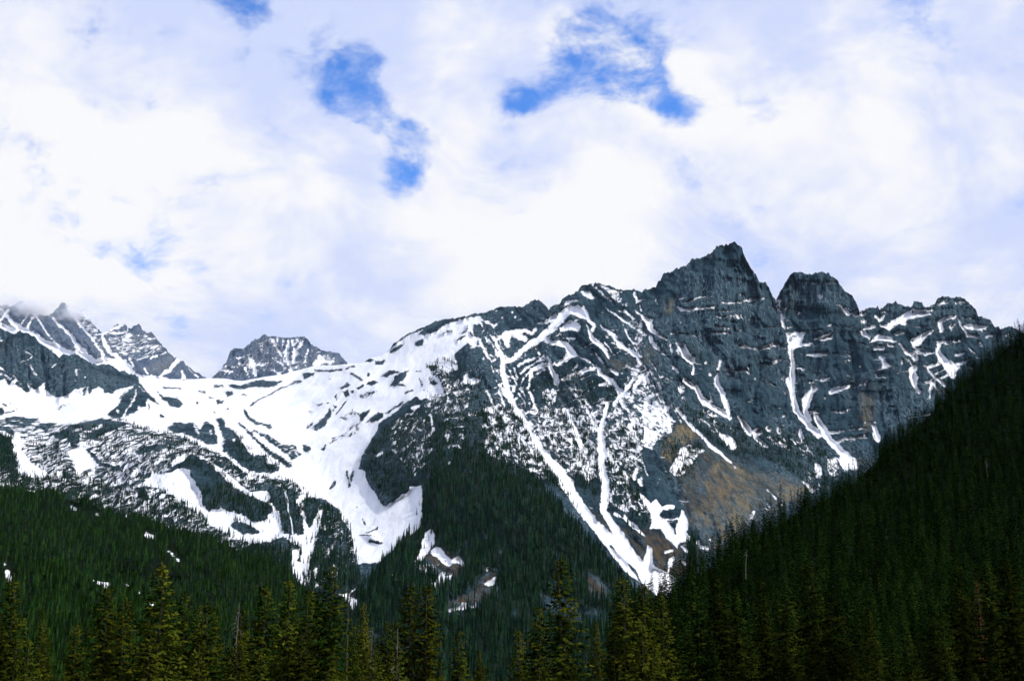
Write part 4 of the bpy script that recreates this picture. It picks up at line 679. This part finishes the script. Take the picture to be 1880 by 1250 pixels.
# stands of trees too many to count: one object each, points with a conifer on every one
def scatter(f, N, seed, dens_extra=None, area=True):
    rg = np.random.default_rng(seed); X, Y, Z = f.X, f.Y, f.Z
    ax, ay, az = X[1:, :-1] - X[:-1, :-1], Y[1:, :-1] - Y[:-1, :-1], Z[1:, :-1] - Z[:-1, :-1]
    bx, by, bz = X[:-1, 1:] - X[:-1, :-1], Y[:-1, 1:] - Y[:-1, :-1], Z[:-1, 1:] - Z[:-1, :-1]
    plan = np.abs(ax * by - ay * bx) + 0.35 * np.sqrt((ay * bz - az * by) ** 2 + (az * bx - ax * bz) ** 2)
    w = plan * f.tree[:-1, :-1] * (dens_extra[:-1, :-1] if dens_extra is not None else 1)
    c = np.cumsum(w.ravel()); k = np.searchsorted(c, rg.random(N) * c[-1]); i, j = np.unravel_index(np.minimum(k, w.size - 1), w.shape)
    s, t = rg.random(N), rg.random(N)
    return np.stack([X[i, j] + s * ax[i, j] + t * bx[i, j], Y[i, j] + s * ay[i, j] + t * by[i, j], Z[i, j] + s * az[i, j] + t * bz[i, j]], -1), i, j, rg

def proto_collection(name, meshes):
    c = bpy.data.collections.new(name)
    for k, me in enumerate(meshes):
        o = bpy.data.objects.new(me.name, me); c.objects.link(o)
    return c
def stand(name, label, pts, scl, coll, category='forest'):
    me = bpy.data.meshes.new(name); me.vertices.add(len(pts)); me.vertices.foreach_set('co', pts.astype(np.float32).ravel())
    rg = np.random.default_rng(len(pts))
    a = me.attributes.new('scl', 'FLOAT', 'POINT'); a.data.foreach_set('value', scl.astype(np.float32))
    a = me.attributes.new('fat', 'FLOAT', 'POINT'); a.data.foreach_set('value', (scl * rg.uniform(0.75, 1.2, len(pts))).astype(np.float32))
    a = me.attributes.new('spin', 'FLOAT', 'POINT'); a.data.foreach_set('value', rg.uniform(0, 6.28, len(pts)).astype(np.float32))
    a = me.attributes.new('pick', 'INT', 'POINT'); a.data.foreach_set('value', rg.integers(0, len(coll.objects), len(pts)).astype(np.int32))
    o = new_obj(name, me, kind='stuff', label=label, category=category)
    g = bpy.data.node_groups.new(name, 'GeometryNodeTree')
    g.interface.new_socket('Geometry', in_out='INPUT', socket_type='NodeSocketGeometry'); g.interface.new_socket('Geometry', in_out='OUTPUT', socket_type='NodeSocketGeometry')
    N = g.nodes; L = g.links
    gi, go = N.new('NodeGroupInput'), N.new('NodeGroupOutput'); ip = N.new('GeometryNodeInstanceOnPoints'); ci = N.new('GeometryNodeCollectionInfo')
    ci.inputs['Collection'].default_value = coll; ci.inputs['Separate Children'].default_value = True; ci.inputs['Reset Children'].default_value = True
    def na(nm, dt):
        n = N.new('GeometryNodeInputNamedAttribute'); n.data_type = dt; n.inputs['Name'].default_value = nm; return n.outputs['Attribute']
    cs = N.new('ShaderNodeCombineXYZ'); f_ = na('fat', 'FLOAT'); L.new(f_, cs.inputs[0]); L.new(f_, cs.inputs[1]); L.new(na('scl', 'FLOAT'), cs.inputs[2])
    cr = N.new('ShaderNodeCombineXYZ'); L.new(na('spin', 'FLOAT'), cr.inputs[2])
    L.new(gi.outputs[0], ip.inputs['Points']); L.new(ci.outputs[0], ip.inputs['Instance']); ip.inputs['Pick Instance'].default_value = True
    L.new(na('pick', 'INT'), ip.inputs['Instance Index']); L.new(cs.outputs[0], ip.inputs['Scale']); L.new(cr.outputs[0], ip.inputs['Rotation']); L.new(ip.outputs[0], go.inputs[0])
    md = o.modifiers.new('trees', 'NODES'); md.node_group = g
    return o

PM = proto_collection('mid_conifers', [small_crown('conifer', 300 + k, M_MID, 18, 2.0 + 0.2 * (k % 3)) for k in range(5)])
PL = proto_collection('left_conifers', [small_crown('conifer', 320 + k, M_LEFT, 18, 2.0 + 0.2 * (k % 3)) for k in range(5)])
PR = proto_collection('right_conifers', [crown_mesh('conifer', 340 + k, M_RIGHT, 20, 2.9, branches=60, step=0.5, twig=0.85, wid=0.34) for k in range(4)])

def stands():
    f = FM; supp = 1 - 0.93 * sstep(f.S, -1.5, 1.0) * (f.amp < 3.2)
    hide = ~((f.V > 1000 + 0.0 * f.U) & (f.U < 430)); hide &= ~((f.U > 1300) & (f.V > 1060))
    p, i, j, rg = scatter(f, 19000, 1, supp * hide * (0.3 + sstep(fbm(f.U / 22, f.V / 16, 68, 3), -0.45, 0.25)))
    dens = f.tree[i, j]; s = np.clip(0.45 + 0.55 * dens, 0.4, 1) * np.clip(rg.normal(1.05, 0.27, len(p)), 0.45, 1.7) * np.interp(f.V[i, j], [600, 780, 950], [0.45, 0.7, 1.1])
    p[:, 2] -= 0.5
    bench = np.where((f.U < 640) & (f.V < 960), 1.0, 0.0) * sstep(fbm(f.U / 16, f.V / 9, 66, 3), -0.05, 0.35) * hide
    p2, i2, j2, r2 = scatter(f, 6500, 7, bench * (1 - 0.9 * sstep(f.S, 1.5, 5) * (f.amp < 3.2)))
    p = np.concatenate([p, p2]); s = np.concatenate([s, r2.uniform(0.4, 0.85, len(p2))])
    midz = np.where((f.U > 780) & (f.V < 1000) & (f.V > 640), 1.0, 0.0) * sstep(fbm(f.U / 14, f.V / 12, 67, 3), 0.0, 0.4)
    p2, i2, j2, r2 = scatter(f, 5000, 8, midz * (1 - 0.95 * sstep(f.S, 0.5, 3) * (f.amp < 3.2)) * (f.tree < 0.9))
    p = np.concatenate([p, p2]); s = np.concatenate([s, r2.uniform(0.45, 0.95, len(p2))])
    stand('mountain_forest', 'blue-green conifers spread over the mountain slopes', p, s, PM)
    clump = 0.35 + sstep(fbm(FL.U / 30, FL.V / 18, 8, 3), -0.5, 0.4)
    supp = 1 - 0.95 * sstep(FL.S, -9, -3)
    p, i, j, rg = scatter(FL, 19000, 2, clump * supp * (1 + 1.5 * sstep(FL.V - np.min(FL.V, 0)[None], 22, 2))); stand('hill_forest', 'dense green conifers covering the left hill', p, np.clip(rg.normal(0.85, 0.22, len(p)), 0.4, 1.4), PL)
    supp = 1 - 0.97 * sstep(FS.S, -14, -4)
    p, i, j, rg = scatter(FS, 5500, 3, supp); stand('spur_forest', 'dense conifers covering the near left spur', p, np.clip(rg.normal(0.82, 0.2, len(p)), 0.4, 1.3), PL)
stands()

# ---- conifers one can pick out: dark hillside and the foreground row
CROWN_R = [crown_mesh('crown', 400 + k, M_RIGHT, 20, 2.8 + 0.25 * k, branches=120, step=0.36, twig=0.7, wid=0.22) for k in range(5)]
CROWN_N = [crown_mesh('crown', 500 + k, M_NEAR, 20, 3.3 + 0.3 * (k % 4), branches=230, step=0.27, twig=0.66, wid=0.15, low=0.05, power=0.72) for k in range(6)]
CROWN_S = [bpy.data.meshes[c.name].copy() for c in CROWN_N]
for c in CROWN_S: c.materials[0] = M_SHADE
CROWN_T = crown_mesh('crown', 520, M_NEAR, 20, 1.15, branches=80, step=0.27, twig=0.45, wid=0.12, low=0.1, gap=0.9)
CROWN_RED = crown_mesh('crown', 521, M_RED, 20, 1.7, branches=130, step=0.3, twig=0.5, wid=0.12)
TRUNK = [trunk_mesh('trunk', 19.6, 0.24, 600 + k, M_BARK) for k in range(3)]
TRUNK_D = TRUNK[0].copy(); TRUNK_D.materials[0] = M_DARKBARK
def conifer(name, loc, height, crown, trunk, label, group=None, fat=1.0, rz=0.0, lean=(0, 0), category='tree'):
    e = bpy.data.objects.new(name, None); COL.objects.link(e); e.location = loc; s = height / 20.0
    e.scale = (s * fat, s * fat, s); e.rotation_euler = (lean[0], lean[1], rz); e.empty_display_size = 1
    e['label'] = label; e['category'] = category
    if group: e['group'] = group
    new_obj('trunk', trunk, e); new_obj('crown', crown, e); return e

def hillside_trees():
    p, i, j, rg = scatter(FR, 4400, 4)
    crest = FR.tree * 0; crest[-14:] = 1; FR.tree = crest; p2, i2, j2, _ = scatter(FR, 700, 14)
    p, i, j = np.concatenate([p, p2]), np.concatenate([i, i2]), np.concatenate([j, j2])
    hgt = np.clip(rg.normal(1.0, 0.2, len(p)), 0.5, 1.5); hgt[4400:] *= 0.85; x = p[:, 0]; y = p[:, 1]
    size = hgt * 20 / y; V = FR.V[i, j]; U = FR.U[i, j]
    vis = (U < 1890) & (U > 1190) & (V - hgt * 20 / y * F < 1235)
    order = np.argsort(-np.where(vis, size, -1)); own = order[:255]; rest = order[255:]
    stand('hillside_forest', 'mass of dark conifers high on the shaded hillside', p[rest], hgt[rest], PR)
    R_ = random.Random(9)
    for n, k in enumerate(own):
        conifer('hillside_conifer', tuple(p[k] + np.array([0, 0, -0.4])), 20 * hgt[k], CROWN_R[n % 5], TRUNK_D, 'dark conifer packed among others on the lower shaded hillside', 'conifers on the shaded hillside', R_.uniform(0.75, 1.05), R_.uniform(0, 6.28))
hillside_trees()

# foreground row: photo column of the tip, photo row of the tip, distance, fatness, look, label
NEAR = [
 (28,1060,150,1.0,0,'tall dark spruce with reddish tip at the far left edge of the row'),
 (78,1118,165,.7,1,'slim green spruce just beside the reddish-tipped spruce'),
 (143,1142,150,.85,2,'short olive spruce with a bright yellowish top, in the gap left of the pale-trunked spruce'),
 (195,1074,135,.95,3,'olive spruce with yellow tip and a long bare pale trunk showing'),
 (236,1096,150,.9,4,'bushy spruce touching the right side of the pale-trunked spruce'),
 (303,1032,135,1.05,5,'tallest spruce on the left, its thin spire reaching above the snow-patched spur'),
 (338,1086,150,.9,0,'green spruce leaning against the right flank of the tall left spire'),
 (368,1106,160,.75,1,'slim twin spruce with the lower of two close tips, left of the dead snag'),
 (387,1100,150,.9,2,'spruce with the higher of two close tips, left of the dead snag'),
 (450,1112,145,.65,3,'narrow yellow-green spruce close beside the bleached dead snag'),
 (485,1070,140,1.05,4,'broad golden-olive spruce right of the bleached snag'),
 (528,1060,150,.85,5,'dark-topped slender spruce between two broad olive spruces'),
 (568,1076,150,.85,0,'spruce below the snow gully, left of the tallest middle spire'),
 (602,1038,140,1.05,1,'tall spruce with a spire in front of the lower snow patch'),
 (640,1082,170,.5,6,'thin spindly spruce standing against the small white snow patch'),
 (667,1103,165,.6,2,'narrow dark spruce at the right edge of the small snow patch'),
 (713,1140,160,.7,3,'small spruce with a pale tip between the two grey snags'),
 (752,1068,150,.9,4,'dark dense spruce left of the trunk-showing pair in the middle'),
 (790,1068,150,.9,5,'spruce with a thin visible trunk, right one of the middle pair'),
 (842,1154,150,.85,0,'short bushy olive spruce alone in the middle gap'),
 (878,1192,160,.75,1,'lowest dark spruce tip in the middle gap'),
 (950,1152,150,.8,2,'slim yellow-tipped spruce left of the pointed olive spruce'),
 (990,1110,145,.9,3,'pointed olive spruce just left of the tall dark spire'),
 (1036,1020,140,1.0,4,'tallest dark spire in the middle, standing before the central forest slope'),
 (1092,1136,165,.7,5,'low dark spruce between the tall dark spire and the snow-tongue spruces'),
 (1140,1056,140,1.05,0,'spruce with brightly lit yellow-green right side below the snow tongue'),
 (1188,1064,150,.9,1,'spruce whose bright tip stands against the foot of the snow tongue'),
 (1218,1088,165,.8,2,'green spruce just right of the snow tongue'),
 (1275,1068,150,.95,3,'olive spruce at the lower left corner of the dark hillside'),
 (1313,1056,150,.95,4,'olive spruce with a thin yellow tip at the hillside foot'),
 (1352,1078,160,.85,5,'small-topped spruce below the white bare spar'),
 (1398,1062,150,.9,0,'spruce right of the white bare spar'),
 (1442,1056,155,.95,1,'leafy green spruce left of the crooked-topped one'),
 (1484,1028,150,.9,2,'crooked-topped tall spruce on the hillside foot'),
 (1528,1088,145,.9,3,'olive spruce with a bright lit right edge at the hillside foot'),
 (1576,1132,140,.9,4,'golden-olive spruce, shortest of the bright ones on the right'),
 (1728,1140,150,.8,5,'slim spruce with one bright streak among the dark trees'),
 (1756,1034,165,.8,0,'leaning-looking tall spruce with a lit left edge near the rusty one'),
 (1810,1024,165,.85,1,'tall spruce just right of the rusty dying one'),
 (1844,1028,160,.9,2,'spruce nearest the right edge with a feathery lit top'),
]
def near_trees():
    R_ = random.Random(4)
    for k, (u, v, d, fat, look, lab) in enumerate(NEAR):
        x, y, z = [float(q) for q in at(u, v, d)]; gz = ground_z(x, y) - 0.4
        if u > 1230: gz += 3.5
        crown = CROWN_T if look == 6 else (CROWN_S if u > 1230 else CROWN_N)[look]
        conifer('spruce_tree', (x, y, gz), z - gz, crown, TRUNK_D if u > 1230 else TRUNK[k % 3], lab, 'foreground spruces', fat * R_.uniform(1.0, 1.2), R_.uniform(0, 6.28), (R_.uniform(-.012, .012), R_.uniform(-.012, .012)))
    x, y, z = [float(q) for q in at(1792, 1066, 175)]; gz = ground_z(x, y) + 3
    conifer('dying_spruce', (x, y, gz), z - gz, CROWN_RED, TRUNK[0], 'dying spruce with rusty red needles among the dark trees', None, 0.8)
    # lower trees filling the row
    n = 0
    while n < 115:
        u = R_.uniform(-30, 1910); d = R_.uniform(105, 240); v = R_.uniform(1135, 1255) if u < 1250 else R_.uniform(1105, 1255)
        if n < 4: u, v, d = ((441,1168,125),(688,1196,130),(733,1200,125),(425,1180,130))[n]
        x, y, z = [float(q) for q in at(u, v, d)]; gz = ground_z(x, y) - 0.4 + (3.5 if u > 1230 else 0)
        if z - gz < 8: continue
        n += 1
        conifer('spruce_tree', (x, y, gz), z - gz, (CROWN_S if u > 1230 else CROWN_N)[n % 6], TRUNK_D if u > 1230 else TRUNK[n % 3], 'low spruce filling the gaps of the foreground row', 'low foreground spruces', R_.uniform(0.8, 1.1), R_.uniform(0, 6.28))
near_trees()

def snag(u, v, d, seed, label, bare=False, H=None, lean=0.0, boughs=26):
    x, y, z = [float(q) for q in at(u, v, d)]; gz = ground_z(x, y) - 0.3
    if H: gz = z - H
    H = z - gz; e = bpy.data.objects.new('dead_snag', None); COL.objects.link(e); e.location = (x, y, gz); e.rotation_euler = (0, lean, 0)
    e['label'] = label; e['category'] = 'dead tree'; e['group'] = 'bleached dead snags'
    new_obj('trunk', trunk_mesh('trunk', H, 0.09, seed, M_GREY, 0.3, top=0.02), e)
    rg = random.Random(seed); V, Fc = [], []
    for i in range(4 if bare else boughs):
        h = H * rg.uniform(0.5, 0.98); a = rg.uniform(0, 6.28); L = rg.uniform(0.5, 2.0) * (1.15 - h / H) * 1.7 + .25; pts = []
        for k in range(5):
            s = k / 4; b = a + 0.5 * s * rg.uniform(-1, 1); pts.append((math.cos(b) * L * s, math.sin(b) * L * s, h + L * (0.1 * s - 0.75 * s * s) + rg.uniform(-.06, .06)))
        for k in range(4):
            n = len(V); r0, r1 = 0.06 * (1 - k / 5), 0.06 * (1 - (k + 1) / 5); p, q = pts[k], pts[k + 1]
            for (c, r) in ((p, r0), (q, r1)):
                for m in range(3): V.append((c[0] + r * math.cos(a + 1.57) * math.cos(m * 2.094), c[1] + r * math.sin(a + 1.57) * math.cos(m * 2.094), c[2] + r * math.sin(m * 2.094)))
            for m in range(3): Fc.append((n + m, n + (m + 1) % 3, n + 3 + (m + 1) % 3, n + 3 + m))
    new_obj('boughs', tri_mesh('boughs', V, Fc, M_GREY), e)
snag(436, 1106, 138, 701, 'bleached dead snag with curled boughs on the left of the row')
snag(681, 1150, 165, 702, 'grey dead snag right of the small snow patch, dimmer of the two')
snag(727, 1153, 140, 703, 'grey dead snag with drooping bare boughs left of the middle pair')
snag(1367, 1008, 300, 704, 'white bare spar of a dead tree on the dark hillside', True, 7, 0.05)
snag(1810, 840, 700, 705, 'far pale snag high on the dark hillside', False, 11)

# waterfall on the bench cliff
def waterfall():
    pts = cv('K', [(1255,780),(1275,830),(1300,900),(1300,1000),(1330,1100),(1345,1180),(1348,1250),(1360,1300)]); V, Fc = [], []
    for k in range(29):
        s = k / 28 * (len(pts) - 1); i = min(int(s), len(pts) - 2); t = s - i; u = pts[i][0] * (1 - t) + pts[i + 1][0] * t; v = pts[i][1] * (1 - t) + pts[i + 1][1] * t
        w = 0.7 + 0.5 * math.sin(k * 1.7) ** 2 + 0.5 * k / 28
        r, c = np.unravel_index(np.argmin((FM.U - u) ** 2 + (FM.V - v) ** 2), FM.U.shape); d = float(FM.Y[r, c]) - 14
        for e, dd in ((-w, 0), (0, -2.0), (w, 0)): V.append(tuple(float(q) for q in at(u + e, v, d + dd)))
        if k: b = 3 * (k - 1); Fc += [(b, b + 1, b + 4, b + 3), (b + 1, b + 2, b + 5, b + 4)]
    m, t = mat('white_water'); pos = t.n('ShaderNodeNewGeometry').outputs['Position']; finish(t, t.mix(t.noise(pos, 0.3, 4, 0.6), (0.45, 0.52, 0.6), (0.75, 0.8, 0.86)), 0.5)
    new_obj('waterfall', tri_mesh('waterfall', V, Fc, m), kind='structure', label='thin waterfall dropping down the bench cliff')
waterfall()

# ------------------------------------------------------------------ air
def mist():
    # wisp of cloud clinging to the left summits
    for n, (u, v, d, rx, ry, rz) in enumerate([(62, 574, 8060, 470, 240, 105), (-20, 560, 8150, 360, 220, 110), (125, 588, 8000, 260, 190, 90)]):
        bm_v, bm_f = [], []; a, b = 20, 12
        for i in range(b + 1):
            th = math.pi * i / b
            for k in range(a): ph = 2 * math.pi * k / a; bm_v.append((math.sin(th) * math.cos(ph), math.sin(th) * math.sin(ph), math.cos(th)))
        for i in range(b):
            for k in range(a): bm_f.append((i * a + k, (i + 1) * a + k, (i + 1) * a + (k + 1) % a, i * a + (k + 1) % a))
        o = new_obj('mist', tri_mesh('mist', bm_v, bm_f, M_MIST), kind='stuff', label='wisp of low cloud on the serrated summits'); o.location = at(u, v, d); o.scale = (rx, ry, rz)
M_MIST = bpy.data.materials.new('mist'); M_MIST.use_nodes = True
def mist_material():
    t = NT(M_MIST.node_tree); oc = t.n('ShaderNodeTexCoord').outputs['Object']; pos = t.n('ShaderNodeNewGeometry').outputs['Position']
    fall = t.maprange(t.vmath('LENGTH', oc), 0.15, 1.0, 1.0, 0.0); n = t.maprange(t.noise(pos, 1 / 170.0, 5, 0.6), 0.38, 0.68)
    v = t.n('ShaderNodeVolumePrincipled'); v.inputs['Color'].default_value = (0.95, 0.96, 1.0, 1); t.set(v.inputs['Density'], t.math('MULTIPLY', t.math('MULTIPLY', fall, n), 0.022))
    o = t.n('ShaderNodeOutputMaterial'); t.t.links.new(v.outputs[0], o.inputs['Volume'])
mist_material(); mist()
def haze():
    x, y0, y1, z0, z1 = 20500, -20500, 20500, -1200, 2700
    V = [(-x, y0, z0), (x, y0, z0), (x, y1, z0), (-x, y1, z0), (-x, y0, z1), (x, y0, z1), (x, y1, z1), (-x, y1, z1)]
    Fc = [(0, 3, 2, 1), (4, 5, 6, 7), (0, 1, 5, 4), (1, 2, 6, 5), (2, 3, 7, 6), (3, 0, 4, 7)]
    m = bpy.data.materials.new('thin_air'); m.use_nodes = True; t = NT(m.node_tree)
    v = t.n('ShaderNodeVolumePrincipled'); v.inputs['Color'].default_value = (0.5, 0.74, 1.0, 1); v.inputs['Density'].default_value = 4.5e-6; v.inputs['Anisotropy'].default_value = 0.0
    o = t.n('ShaderNodeOutputMaterial'); t.t.links.new(v.outputs[0], o.inputs['Volume'])
    new_obj('haze', tri_mesh('haze', V, Fc, m), kind='stuff', label='thin blue mountain haze')
haze()
